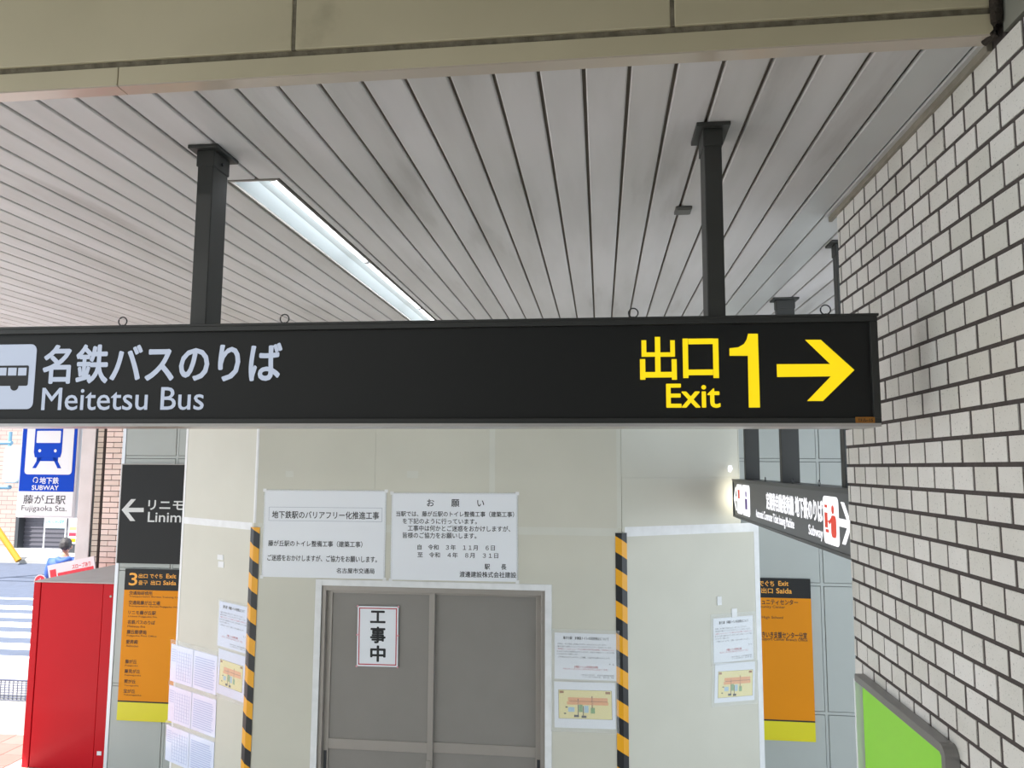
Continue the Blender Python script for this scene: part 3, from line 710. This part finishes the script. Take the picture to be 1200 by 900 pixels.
b.prism(circ(u0+w*.66, -.193, .021, 14), -.003, -.002, m_red_lit); b.prism(rrect(u0+w*.52, u0+w*.86, -.325, -.220, .025), -.003, -.002, m_red_lit)
b.prism([(u0+w*.30,-.25),(u0+w*.42,-.268),(u0+w*.55,-.25),(u0+w*.55,-.232),(u0+w*.42,-.246)], -.003, -.002, m_red_lit)
b.box(u0+w*.10, u0+w*.30, -.003, -.002, -.285, -.212, m_red_lit); b.box(u0+w*.12, u0+w*.30, -.003, -.002, -.188, -.174, m_red_lit); b.box(u0+w*.14, u0+w*.36, -.003, -.002, -.308, -.292, m_red_lit)
ua = pb2.loc(*r9(120,430))[0]; ub = pb2.loc(*r9(187,430))[0]
b.box(ua-.03, ua+.05, -.003, -.002, -.24, -.17, m_red_lit); b.box(ub-.05, ub+.03, -.003, -.002, -.31, -.23, mat('icon_violet', (90,50,150), .5)); b.prism(circ(ub-.01,-.195,.025,12), -.003, -.002, MATS['icon_violet'])
fix(b.split('pictogram_print', None, s2))
b = MB()
u0 = pb2.loc(*r9(1000,600))[0]; ut = pb2.loc(*r9(1112,612))[0]; cz = -.246
b.prism([(ut,cz),(ut-.10,cz+.095),(ut-.145,cz+.095),(ut-.065,cz+.018),(u0,cz+.018),(u0,cz-.018),(ut-.065,cz-.018),(ut-.145,cz-.095),(ut-.10,cz-.095)][::-1], -.002, 0)
u1 = pb2.loc(*r9(104,400))[0]; ut = max(pb2.loc(*r9(68,400))[0], -YFAR+.03); pass
b.prism([(ut,cz),(ut+.09,cz+.095),(ut+.13,cz+.095),(ut+.065,cz+.018),(u1,cz+.018),(u1,cz-.018),(ut+.065,cz-.018),(ut+.13,cz-.095),(ut+.09,cz-.095)], -.002, 0)
fix(b.split('arrow', m_white_lit, s2))
for y in (3.55, 4.1, 4.65, 5.4): eye(s2, SO2, 1.105, y, Z2T+.004, 'y')
# lamp in the open end of the sign box, leaking onto the hoarding
MB().box(1.12-SO2.x, 1.22-SO2.x, YFAR-SO2.y, YFAR+.006-SO2.y, .06, .27).build('end_lamp', mat('end_lamp_glow', (255,250,235), .4, emit=2.2, ecol=(255,246,225)), s2)
tag(MB().tube([(1.085,6.735,-.03),(1.09,6.73,.0),(1.09,6.725,.025)], [.012,.022,.014], 10).build('glow_blob', mat('blob_glow', (238,240,250), .2, emit=.18, ecol=(240,242,255)), smooth=True), 'small white glowing blob at the hoarding corner above the far end of the charcoal sign', 'lamp')  # glowing blob added for the white glare beside the sign end

# ================================================================== FLUORESCENT FIXTURE
FX0, FX1, FY0, FY1 = -1.428, -1.232, 2.74, 6.515
fx = empty('ceiling_light', ((FX0+FX1)/2, (FY0+FY1)/2, ZC), label='long recessed fluorescent trough light glowing white between the ceiling planks', cat='light')
O = fx.location
b = MB()
for x0,x1,y0,y1 in ((FX0,FX0+.007,FY0,FY1),(FX1-.007,FX1,FY0,FY1),(FX0+.007,FX1-.007,FY0,FY0+.008),(FX0+.007,FX1-.007,FY1-.008,FY1)): b.box(x0-O.x,x1-O.x,y0-O.y,y1-O.y,-.004,.012)
b.build('rim', m_alu, fx)
b = MB()
xa, xb, ya, yb = FX0+.006-O.x, FX1-.006-O.x, FY0+.006-O.y, FY1-.006-O.y
prof = [(xa,.004),(xa+.05,.045),(xa+.10,.052),(xb-.052,.052),(xb-.03,.05),(xb,.004)]
for k in range(len(prof)-1): b.poly([(prof[k][0],ya,prof[k][1]),(prof[k+1][0],ya,prof[k+1][1]),(prof[k+1][0],yb,prof[k+1][1]),(prof[k][0],yb,prof[k][1])])
for y in (ya, yb): b.poly([(x, y, z) for x, z in prof])
b.build('reflector', m_refl, fx)
for i in range(3):
    y0 = 2.79+1.245*i; y1 = min(y0+1.19, 6.47)
    MB().tube([(-1.272-O.x, y0-O.y, .024), (-1.272-O.x, y1-O.y, .024)], .0175, 14).build('tube', m_tube, fx, smooth=True)
    b = MB()
    for y in (y0-.018, y1): b.box(-1.284-O.x, -1.26-O.x, y-O.y, y+.018-O.y, .008, .052)
    b.split('lamp_holder', m_white, fx)
o = MB().box(-.034, .034, -.04, .04, -.012, 0).box(-.028, .028, -.034, .034, -.015, -.012)  .build('ceiling_plate', mat('plate_grey', (96,95,92), .5), bevel=.002); o.location = (.356, 3.245, ZC-.0005)
tag(o, 'small dark square cover plate on the planks left of the right post', 'plate')

# ================================================================== GREEN BOARD
gb = empty('display_board', (1.0, 2.78, -1.9), label='bright green framed board on the tiled wall at lower right', cat='board')
ya, yb, zt = 2.395, 3.19, -.778
O = gb.location
def g(name, x0,x1,y0,y1,z0,z1, m, bevel=.003): return MB().box(x0-O.x,x1-O.x,y0-O.y,y1-O.y,z0-O.z,z1-O.z).build(name, m, gb, bevel=bevel)
g('green_panel', .985, .999, ya+.02, yb-.02, -1.88, zt-.02, m_green, 0)
m_bf = mat('board_frame_steel', (132,130,128), .35, .4)
g('top_frame', .960, .999, ya+.035, yb-.01, zt-.028, zt, m_bf)
b = MB()
n = 6; R_ = .035
pts = [(ya-O.y, -1.9-O.z)]+[(ya+R_-R_*math.cos(k*PI/2/n)-O.y, zt-R_+R_*math.sin(k*PI/2/n)-O.z) for k in range(n+1)]
inn = [(ya+.026-O.y, -1.9-O.z), (ya+.026-O.y, zt-.034-O.z), (ya+.035-O.y, zt-.028-O.z)]
poly = pts+inn[::-1]
A = [b.bm.verts.new((.960-O.x, y, z)) for y, z in poly]; Bv = [b.bm.verts.new((.999-O.x, y, z)) for y, z in poly]
b.bm.faces.new(A); b.bm.faces.new(Bv[::-1])
for k in range(len(A)): b.bm.faces.new((A[k], A[(k+1)%len(A)], Bv[(k+1)%len(A)], Bv[k]))
b.build('side_frame', m_bf, gb)
g('side_frame', .960, .999, yb-.010, yb+.004, -1.9, zt-.02, m_white)

# ================================================================== OUTSIDE, LEFT
gr = MB().box(-40, -4.9, 10.5, 15.2, ZO-.45, ZO-.05).box(-4.9, 12, 9.3, 15.2, ZO-.45, ZO-.05).box(-40, -14, -12, 10.5, ZO-.45, ZO-.05).build('pavement', m_conc); tag(gr, kind='structure')
rd_ = MB().box(-60, 12, 11.0, 21.6, ZO-.08, ZO-.045).build('road', m_asphalt); tag(rd_, kind='structure')
MB().box(-60, 12, 21.6, 24.6, ZO-.08, ZO+.06).build('far_pavement', m_conc)['kind'] = 'structure'
tag(MB().box(-60, 12, 15.9, 16.05, ZO-.045, ZO-.040).build('road_line', m_line), kind='structure')
def gpt(x, y, z=ZO): return on(x, y, 2, z)
for i in range(6):
    x = -16.0+1.0*i
    cw = MB(); y0 = 11.3; 
# zebra crossing: bars across the view
zb = empty('road_marking', (-9.5, 12.8, ZO-.045), label='white zebra crossing bars painted on the road beyond the red machine', cat='road marking')
for i in range(6):
    y = 10.9+.78*i
    MB().box(-6, 3.4, y-12.8, y+.38-12.8, 0, .006).build('bar', m_line, zb)
# near bright pavement and red pavers
pv = empty('paving', (-7, 7.6, ZF), kind='structure')
for i in range(12):
    for j in range(9):
        x0 = -9.6+.3*i; y0 = 6.1+.3*j
        if x0 > -6.45: continue
        MB().box(x0+7+.004, x0+.296+7, y0-7.6+.004, y0+.296-7.6, -.02, .006).build('paver', m_redpav, pv)
sl = MB(); sl.bm.verts.ensure_lookup_table()
v = [sl.bm.verts.new(p) for p in ((-14,8.95,ZF-.2),(-14,8.95,ZF),(-14,10.5,ZO),(-14,11.0,ZO),(-14,11.0,ZF-.2),(-4.9,8.95,ZF-.2),(-4.9,8.95,ZF),(-4.9,10.5,ZO),(-4.9,11.0,ZO),(-4.9,11.0,ZF-.2))]
sl.bm.faces.new(v[:5]); sl.bm.faces.new(v[5:][::-1])
for k in range(5): sl.bm.faces.new((v[k], v[(k+1)%5], v[5+(k+1)%5], v[5+k]))
slab = sl.build('forecourt', m_conc); tag(slab, kind='structure')
tag(MB().box(-14, -7.6, -12, 8.95, ZF-.2, ZF-.001).build('threshold', m_conc), kind='structure')

# red machine
RX0, RX1, RY0, RY1, RZ = -6.13, -5.02, 7.9, 9.3, -1.262
mc = empty('red_cabinet', ((RX0+RX1)/2, RY0, ZF), label='tall glossy red metal cabinet with grey top, beside the left edge of the back wall', cat='cabinet')
O = Vector(((RX0+RX1)/2, RY0, ZF))
MB().box(RX0-O.x+.004, RX1-O.x, .02, RY1-RY0, .04, RZ-ZF-.012).build('body', m_red, mc)
MB().box(RX0-O.x+.088, RX1-O.x-.30, 0, .02, .004, RZ-ZF-.014).build('door_panel', m_red, mc, bevel=.006)
MB().box(RX0-O.x, RX0-O.x+.080, -.002, .02, .002, RZ-ZF-.012).build('corner_post', m_red, mc, bevel=.006)
MB().box(RX1-O.x-.29, RX1-O.x-.01, -.012, .02, .002, RZ-ZF-.012).build('side_flange', m_red, mc, bevel=.006)
MB().box(RX0-O.x-.004, RX1-O.x, -.006, RY1-RY0, RZ-ZF-.012, RZ-ZF).build('top_sheet', m_grey_top, mc, bevel=.002)
MB().box(RX0-O.x+.05, RX1-O.x, .05, RY1-RY0-.05, 0, .04).build('plinth', m_dark, mc)
b = MB(); b.tube([(RX1-O.x-.20,-.012,RZ-ZF-.14),(RX1-O.x-.20,-.02,RZ-ZF-.14)], .012, 10); b.build('lock', m_alu, mc)
MB().box(RX1-O.x-.25, RX1-O.x-.20, -.016, -.012, .17, .21).build('label_plate', m_white, mc)

# tilted banner and round sign beyond the cabinet
F9 = Face((0, 9.42, 0), 0)
B = Board(F9, 'tilted_banner', [(65,662),(118.7,651.5),(115,680),(60,692)], 'red and white tilted notice panel behind the top of the red cabinet', 'sign')
w, h = B.w, B.h
MB().box(-w/2, w/2, -.02, 0, 0, h).build('banner_board', m_white, B.root)
MB().box(-w*.30, w/2-.02, -.022, -.02, .0, h*.62).build('red_band', mat('banner_red', (212,40,60), .4), B.root)
MB().box(-w*.46, -w*.33, -.022, -.02, h*.30, h*.80).build('red_stripe', MATS['banner_red'], B.root)
text_mesh([('スロープあり', w*.02, h*.66, w*.40, h*.18, -.0225, .01, MATS['banner_red']), ('いちょうのつきあたり', -w*.26, h*.30, w*.62, h*.18, -.0228, .01, m_white)], 'lettering', B.root)
b = MB().box(-w*.4, -w*.36, .0, .03, -1.5, h*.4).box(w*.36, w*.40, .0, .03, -1.7, h*.4); b.split('leg', m_dark, B.root)
c0 = F9.px(47.5, 681); rs = empty('stop_sign', (c0[0], 9.42, c0[1]), label='round red and white sign peeking over the left corner of the red cabinet', cat='sign')
r = .085
MB().prism(circ(0, 0, r), -.01, 0).build('white_disc', m_white, rs); MB().prism(circ(0, 0, r*.84), -.012, -.01).build('red_disc', MATS['banner_red'], rs)
text_mesh([('止', -r*.4, -r*.35, r*.8, r*.85, -.0125, .02)], 'lettering', rs, m_white)
MB().tube([(0, .01, 0), (0, .01, ZO-c0[1])], .015, 8).build('stand', m_dark, rs)

# subway pillar sign
F95 = Face((0, 9.5, 0), math.radians(-3))
sw = Board(F95, 'station_sign', base=(F95.px(52, 606)[0], F95.px(52, 607)[1]), label='blue and white lit subway station sign with train pictogram, outside on the left', cat='sign')
a, c, d, e = sw.rect(18.2, 440, 91.8, 607)
zt = F95.px(55, 470)[1]-F95.px(52, 607)[1]
hw = .455
MB().box(-hw, hw, .0, .22, 0, 1.75).build('light_box', mat('lightbox_grey', (200,204,210), .35), sw.root, bevel=.02)
MB().tube([(-.25,.11,1.74),(-.25,.11,ZC+.03-sw.root.location.z)], .03, 10).tube([(.25,.11,1.74),(.25,.11,ZC+.16-sw.root.location.z)], .03, 10).split('hanger', m_alu, sw.root)
q = lambda x, y: (x/7.5, 490+y/7.5)
zl = lambda y: sw.loc(52, 490+y/7.5)[1]
zsplit2 = zl(645)
MB().box(-hw+.03, hw-.03, -.006, 0, .03, zsplit2).build('name_panel', m_white_sheet, sw.root)
MB().box(-hw+.03, hw-.03, -.006, 0, zsplit2, 1.72).build('blue_panel', m_blue, sw.root)
b = MB(); zb0 = zl(495); b.prism(rrect(-hw+.10, hw-.075, zb0, 1.62, .05), -.009, -.006); b.build('white_card', m_white_sheet, sw.root)
xs = lambda x, y: sw.loc(*q(x, y))[0]
b = MB(); yt = -.0115
x0, x1 = xs(308,230), xs(552,230); xc = (x0+x1)/2; zbm, ztm = zl(345), zl(40)
P_ = [(x0+.02,zbm),(x1-.02,zbm),(x1,zbm+.07),(x1,ztm-.05),(x1-.03,ztm),(x0+.03,ztm),(x0,ztm-.05),(x0,zbm+.07)]
b.prism(P_, yt, -.009, m_blue)
b.prism(rrect(x0+.03, x1-.03, zl(218), zl(112), .012), yt-.001, -.009, m_white_sheet); b.box(xc-.065, xc+.065, yt-.001, -.009, zl(92), zl(70), m_white_sheet)
for cx in (355, 492): b.prism(circ(xs(cx,285), zl(287), .022, 14), yt-.001, -.009, m_white_sheet)
b.box(x0+.05, x1-.05, yt, -.009, zl(378), zbm, m_blue)
for s_ in (-1, 1): b.prism([(xc+s_*.08, zl(345)),(xc+s_*.135, zl(345)),(xc+s_*.225, zl(440)),(xc+s_*.168, zl(440))], yt, -.009, m_blue)
b.build('train_pictogram', None, sw.root)
def sr(body, x0, y0, x1, y1, bold, m): 
    u0, u1 = xs(x0,(y0+y1)/2), xs(x1,(y0+y1)/2); return (body, u0, zl(y1), u1-u0, zl(y0)-zl(y1), -.0068, bold, m)
text_mesh([sr('地下鉄', 352,518,520,578,.02,m_white), sr('SUBWAY', 282,590,518,632,.02,m_white), sr('藤が丘駅', 208,675,580,755,.008,m_ink), sr('Fujigaoka Sta.', 192,768,588,830,0,m_ink)], 'lettering', sw.root)
b = MB(); cxm, czm = xs(317,545), zl(545); pts = [(cxm+.036*math.cos(math.radians(a)), -.0075, czm+.036*math.sin(math.radians(a))) for a in range(-50, 231, 20)]
b.tube(pts, .0065, 6); b.tube([(cxm+.03,-.0075,czm-.03),(cxm+.002,-.0075,czm-.034)], .006, 6); b.tube([(cxm+.026,-.0075,czm-.026),(cxm+.022,-.0075,czm-.0)], .006, 6)
b.build('transit_emblem', m_white, sw.root)

# concrete column, tile return with its shade put into the colour and pink tiled pier
cl = empty('wall_left', (0, 0, 0), kind='structure')
p0 = on(96.7, 500, 1, 9.835); p1 = on(112.8, 500, 1, 9.835)
MB().box(p0.x, p1.x, 9.835, 10.0, ZF, 1.24).build('concrete_column', mat('column_render', (222,218,216), .85, var=.1, bump=.2), cl, bevel=.01)
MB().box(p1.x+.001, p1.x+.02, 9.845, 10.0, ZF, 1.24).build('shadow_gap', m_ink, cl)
q0 = on(115, 500, 1, 9.85); q1 = on(124, 500, 1, 9.85); q2 = on(125.2, 500, 1, 9.85); q3x = -5.0
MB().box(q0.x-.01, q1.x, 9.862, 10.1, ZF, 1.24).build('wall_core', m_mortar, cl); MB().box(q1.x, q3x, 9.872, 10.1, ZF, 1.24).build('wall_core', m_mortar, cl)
MB().box(q0.x-.010, q0.x+.006, 9.848, 9.87, ZF, 1.24).build('edge_trim', mat('green_grey_trim', (120,130,128), .5), cl)
bx = {}
def brick(x0, x1, z, mm):
    k = (round(x1-x0, 3), mm.name)
    if k not in bx: bx[k] = MB().box(0, x1-x0, 0, .016, 0, .064).build('brick', mm, cl); o = bx[k]
    else: o = bpy.data.objects.new('brick', bx[k].data); COL.objects.link(o); o.parent = cl
    o.location = (x0, 9.85, z)
xr = q2.x+.01
for r_ in range(31):
    z = .75-.0735*r_
    offs = .0 if r_ % 2 else .115
    xx = xr
    first = .10 if r_ % 2 else .215
    brick(xx, xx+first, z, m_pink); xx += first+.01
    while xx < xr+.42: brick(xx, xx+.215, z, m_pink); xx += .225
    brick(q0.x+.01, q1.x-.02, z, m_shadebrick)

# ---- street far side
fb = empty('building', (-22, 24.6, ZO), label='pink brick building with dark shutter across the road', cat='building')
O = fb.location
m_far = bpy.data.materials.new('far_pink_brick'); m_far.use_nodes = True
nt = m_far.node_tree; bt = nt.nodes.new('ShaderNodeTexBrick'); bt.inputs['Scale'].default_value = 1.0
bt.inputs['Color1'].default_value = (.34,.25,.22,1); bt.inputs['Color2'].default_value = (.29,.21,.19,1); bt.inputs['Mortar'].default_value = (.17,.13,.12,1)
bt.inputs['Brick Width'].default_value = .42; bt.inputs['Row Height'].default_value = .15; bt.inputs['Mortar Size'].default_value = .012
tcn = nt.nodes.new('ShaderNodeTexCoord'); mpn = nt.nodes.new('ShaderNodeMapping'); mpn.inputs['Rotation'].default_value = (-PI/2, 0, 0)
nt.links.new(tcn.outputs['Object'], mpn.inputs[0]); nt.links.new(mpn.outputs[0], bt.inputs[0]); nt.links.new(bt.outputs[0], nt.nodes['Principled BSDF'].inputs['Base Color']); nt.nodes['Principled BSDF'].inputs['Roughness'].default_value = .8
def fbx(name, x0, x1, z0, z1, y0, y1, m): return MB().box(x0-O.x, x1-O.x, y0, y1, z0-O.z, z1-O.z).build(name, m, fb)
dxa = on(20, 630, 1, 24.6).x; dxb = on(53, 630, 1, 24.6).x; dzt = on(35, 603, 1, 24.6).z
fbx('wall', -34, dxa, ZO, 7, 0, .4, m_far); fbx('wall', dxa, -14, dzt, 7, 0, .4, m_far); fbx('wall', dxb+1.4, -14, ZO, dzt, 0, .4, m_far)
fbx('shutter', dxa, dxb+1.4, ZO, dzt, .25, .3, mat('shutter_grey', (86,84,92), .5, .2))
for i in range(8): fbx('shutter_slat', dxa, dxb+1.4, ZO+.12+i*(dzt-ZO)/8, ZO+.12+i*(dzt-ZO)/8+.05, .22, .25, MATS['shutter_grey'])
fbx('door_post', dxa-.06, dxa+.06, ZO, dzt+.05, -.05, .3, m_dark)
# banner stands
F24 = Face((0, 23.6, 0), 0)
B = Board(F24, 'banner_stand', [(53,606.5),(78,607),(77,619),(52.5,618.5)], 'pale blue banner on a thin stand in front of the dark shutter', 'banner', tilt=False)
MB().box(-B.w/2, B.w/2, -.02, 0, 0, B.h).build('banner', mat('banner_aqua', (170,214,226), .6), B.root)
text_mesh([('いらっしゃいませ', -B.w*.42, B.h*.42, B.w*.84, B.h*.4, -.022, .03)], 'lettering', B.root, mat('banner_blue_ink', (60,130,190), .6))
zz = ZO+.06-B.root.location.z
MB().tube([(-B.w/2,0,B.h),(-B.w/2,0,zz)], .02, 6).tube([(B.w/2,0,B.h),(B.w/2,0,zz)], .02, 6).box(-B.w/2-.05, B.w/2+.05, -.25, .25, zz, zz+.08).build('stand', m_white, B.root)
B = Board(F24, 'menu_board', [(81,607),(96,607),(95,637),(80,637)], 'colourful food menu board right of the blue banner', 'board', tilt=False)
MB().box(-B.w/2, B.w/2, -.03, 0, 0, B.h).build('board', m_paper, B.root)
b = MB()
for i, mm in enumerate((m_orange, MATS['banner_red'], m_sal, MATS['banner_aqua'])): b.box(-B.w*.42, B.w*.42, -.034, -.03, B.h*(.06+.23*i), B.h*(.06+.23*i+.14), mm)
b.build('menu_print', None, B.root); zz = ZO+.06-B.root.location.z; MB().box(-B.w/2, B.w/2, -.1, .1, zz, 0).build('base', m_dark, B.root)
# yellow slanting pole
c = on(22, 657, 2, ZO+.07); a = on(-22, 592, 1, c.y)
b = MB().tube([a, c], .085, 12); o = b.build('guy_pole', mat('pole_yellow', (170,125,20), .5)); tag(o, 'thick yellow slanting guard pole by the far kerb', 'pole')
# traffic signal
ts = empty('traffic_signal', (on(10, 540, 1, 17).x, 17, ZO), label='pale blue signal arm and white lamp housing beside the station sign', cat='traffic signal')
O = ts.location
def tz(y): return on(12, y, 1, 17).z-O.z
MB().tube([(-3,0,0),(-3,0,5.5)], .09, 10).build('pole', mat('signal_blue', (92,128,150), .5), ts)
MB().tube([(-3,0,tz(520)),(.05,0,tz(519))], .05, 8).tube([(-3,0,tz(572)),(.1,0,tz(571))], .05, 8).tube([(0,0,tz(506)),(0,0,tz(523))], .04, 8).split('arm', MATS['signal_blue'], ts)
MB().prism(rrect(-.02, .42, tz(566), tz(523), .12), -.15, .15).build('lamp_housing', mat('housing_grey', (150,165,172), .5), ts, bevel=.03)
# mesh fence
fe = empty('mesh_fence', (-7.9, 9.6, ZO), label='low grey wire mesh fence on the pavement, left of the red cabinet', cat='fence')
za = on(10, 797, 1, 9.6).z-ZO; zb_ = on(10, 842, 1, 9.6).z-ZO; b = MB()
for i in range(46): b.tube([(-1.6+i*.06,0,max(zb_,-.16)),(-1.6+i*.06,0,za)], .006, 4)
for i in range(9):
    z = max(zb_,-.16)+(za-max(zb_,-.16))*i/8; b.tube([(-1.6,0,z),(1.1,0,z)], .006, 4)
b.build('wire_mesh', mat('wire_grey', (60,66,90), .6), fe)['kind'] = 'stuff'
MB().tube([(-1.6,0,za),(1.1,0,za)], .012, 8).tube([(1.1,0,-.25),(1.1,0,za)], .015, 8).tube([(-1.6,0,-.25),(-1.6,0,za)], .015, 8).build('rail', MATS['wire_grey'], fe)

# ================================================================== PERSON
m_skin = mat('skin', (170,120,98), .55); m_hair = mat('hair_dark', (44,40,42), .6, bump=.8, bscale=60); m_jacket = mat('jacket_blue', (52,84,158), .7, var=.15, vscale=8); m_trouser = mat('trousers_navy', (40,46,66), .8)
hc = on(75.5, 640, 1, 11.8)
pr = empty('person', (hc.x+.02, 11.8, ZO), (0, 0, math.radians(18)), label='person with short dark hair in a blue hooded jacket, seen from behind at the road', cat='person')
H = hc.z-ZO       # height of head centre
def skin(name, nodes, edges, m, parent, sub=2):
    me = bpy.data.meshes.new(name); me.from_pydata([n[:3] for n in nodes], edges, []); me.materials.append(m)
    o = bpy.data.objects.new(name, me); COL.objects.link(o); o.parent = parent
    sm = o.modifiers.new('skin', 'SKIN'); sm.use_smooth_shade = True
    for i, n in enumerate(nodes):
        r = n[3]; me.skin_vertices[0].data[i].radius = r if isinstance(r, tuple) else (r, r)
    me.skin_vertices[0].data[0].use_root = True
    ss = o.modifiers.new('sub', 'SUBSURF'); ss.levels = sub; ss.render_levels = sub
    return o
k = H/1.64
# body: back towards viewer (-y), face towards +y
N = [(0,0,.95*k,(.13,.09)), (0,.0,1.12*k,(.12,.08)), (0,-.01,1.28*k,(.13,.08)), (0,-.01,1.38*k,(.08,.06)), (0,.0,1.47*k,(.052,.055)), (0,.02,1.56*k,(.052,.055)),
     (-.18,0,1.385*k,.045), (-.25,.03,1.16*k,.040), (-.20,.20,.98*k,.036), (-.19,.26,.95*k,.026),
     (.18,0,1.385*k,.045), (.25,.03,1.16*k,.040), (.20,.20,.98*k,.036), (.19,.26,.95*k,.026),
     (-.10,0,.88*k,.09), (-.11,.03,.50*k,.06), (-.11,-.02,.09*k,.042), (-.12,.12,.045,.035),
     (.10,0,.88*k,.09), (.12,-.03,.50*k,.06), (.12,-.10,.09*k,.042), (.13,.04,.045,.035)]
E = [(0,1),(1,2),(2,3),(3,4),(4,5),(3,6),(6,7),(7,8),(8,9),(3,10),(10,11),(11,12),(12,13),(0,14),(14,15),(15,16),(16,17),(0,18),(18,19),(19,20),(20,21)]
skin('body', N, E, m_skin, pr)
JN = [(0,0,.90*k,(.19,.14)), (0,0,1.10*k,(.175,.125)), (0,-.01,1.28*k,(.195,.13)), (0,-.01,1.40*k,(.17,.105)), (0,.0,1.455*k,(.09,.08)),
      (-.19,0,1.395*k,.080), (-.25,.03,1.16*k,.062), (-.20,.19,.99*k,.048), (.19,0,1.395*k,.080), (.25,.03,1.16*k,.062), (.20,.19,.99*k,.048)]
skin('jacket', JN, [(0,1),(1,2),(2,3),(3,4),(3,5),(5,6),(6,7),(3,8),(8,9),(9,10)], m_jacket, pr)
skin('hood', [(-.10,-.01,1.45*k,.045), (-.07,-.09,1.42*k,.055), (0,-.12,1.38*k,.06), (.07,-.09,1.42*k,.055), (.10,-.01,1.45*k,.045)], [(0,1),(1,2),(2,3),(3,4)], m_jacket, pr)
skin('trousers', [(0,0,.93*k,(.165,.12)), (-.10,0,.84*k,.105), (-.11,.03,.50*k,.078), (-.11,-.02,.12*k,.06), (.10,0,.84*k,.105), (.12,-.03,.50*k,.078), (.12,-.10,.12*k,.06)], [(0,1),(1,2),(2,3),(0,4),(4,5),(5,6)], m_trouser, pr)
for s_, fy in ((-1, .04), (1, -.04)):
    o = MB().prism([(-.045,0),(.045,0),(.045,.05),(.02,.09),(-.02,.09),(-.045,.05)], -.08, .19).build('shoe', m_ink, pr, bevel=.015); o.location = (s_*.115, fy-.02, 0)
def ball(name, loc, sc, m, parent, n=20, deform=None):
    bm = bmesh.new(); bmesh.ops.create_uvsphere(bm, u_segments=n, v_segments=n//2+2, radius=1)
    for v in bm.verts:
        if deform: deform(v)
        v.co = Vector((v.co.x*sc[0], v.co.y*sc[1], v.co.z*sc[2]))+Vector(loc)
    me = bpy.data.meshes.new(name); bm.to_mesh(me); bm.free(); me.materials.append(m)
    for p in me.polygons: p.use_smooth = True
    o = bpy.data.objects.new(name, me); COL.objects.link(o); o.parent = parent; return o
hz = H
def hd_(v):
    if v.co.z < 0: v.co.x *= 1+v.co.z*.28; v.co.y = v.co.y*(1+v.co.z*.15)+(-v.co.z)*.12
head = ball('head', (0,.02,hz), (.078,.098,.115), m_skin, pr, deform=hd_)
def hr_(v):
    if v.co.y > .35 and v.co.z < .55: v.co *= .86
    if v.co.z < -.35: v.co *= .84
    v.co *= 1+.06*math.sin(v.co.x*31+v.co.z*13)*math.cos(v.co.y*17)+.035*math.sin(v.co.z*37+v.co.x*11)
ball('hair', (0,.008,hz+.018), (.094,.108,.122), m_hair, pr, n=32, deform=hr_)
for s_ in (-1, 1):
    ball('ear', (s_*.082,.02,hz-.015), (.012,.022,.032), m_skin, head, n=12)
    ball('eye', (s_*.031,.112,hz+.0), (.012,.008,.008), m_ink, head, n=10)
ball('nose', (0,.125,hz-.025), (.012,.018,.022), m_skin, head, n=10)
ball('mouth', (0,.112,hz-.062), (.024,.008,.006), mat('lips', (170,100,96), .5), head, n=10)
for s_ in (-1, 1):      # hands: palm and five fingers each
    hx, hy, hz_ = s_*.19, .27, .94*k
    nd = [(hx,hy-.02,hz_,.022), (hx,hy+.035,hz_-.01,(.032,.014))]; ed = [(0,1)]
    for f in range(4):
        fx_ = hx+(f-1.5)*.017; i = len(nd); Lf = (.030,.036,.033,.026)[f]
        nd += [(fx_,hy+.055,hz_-.014,.0085), (fx_,hy+.055+Lf,hz_-.026,.0080), (fx_,hy+.058+Lf*1.4,hz_-.026-Lf*.8,.007)]
        ed += [(1,i),(i,i+1),(i+1,i+2)]
    i = len(nd); nd += [(hx-s_*.034,hy+.015,hz_-.006,.010), (hx-s_*.045,hy+.05,hz_-.018,.0085)]; ed += [(0,i),(i,i+1)]
    skin('hand', nd, ed, m_skin, pr, 1)
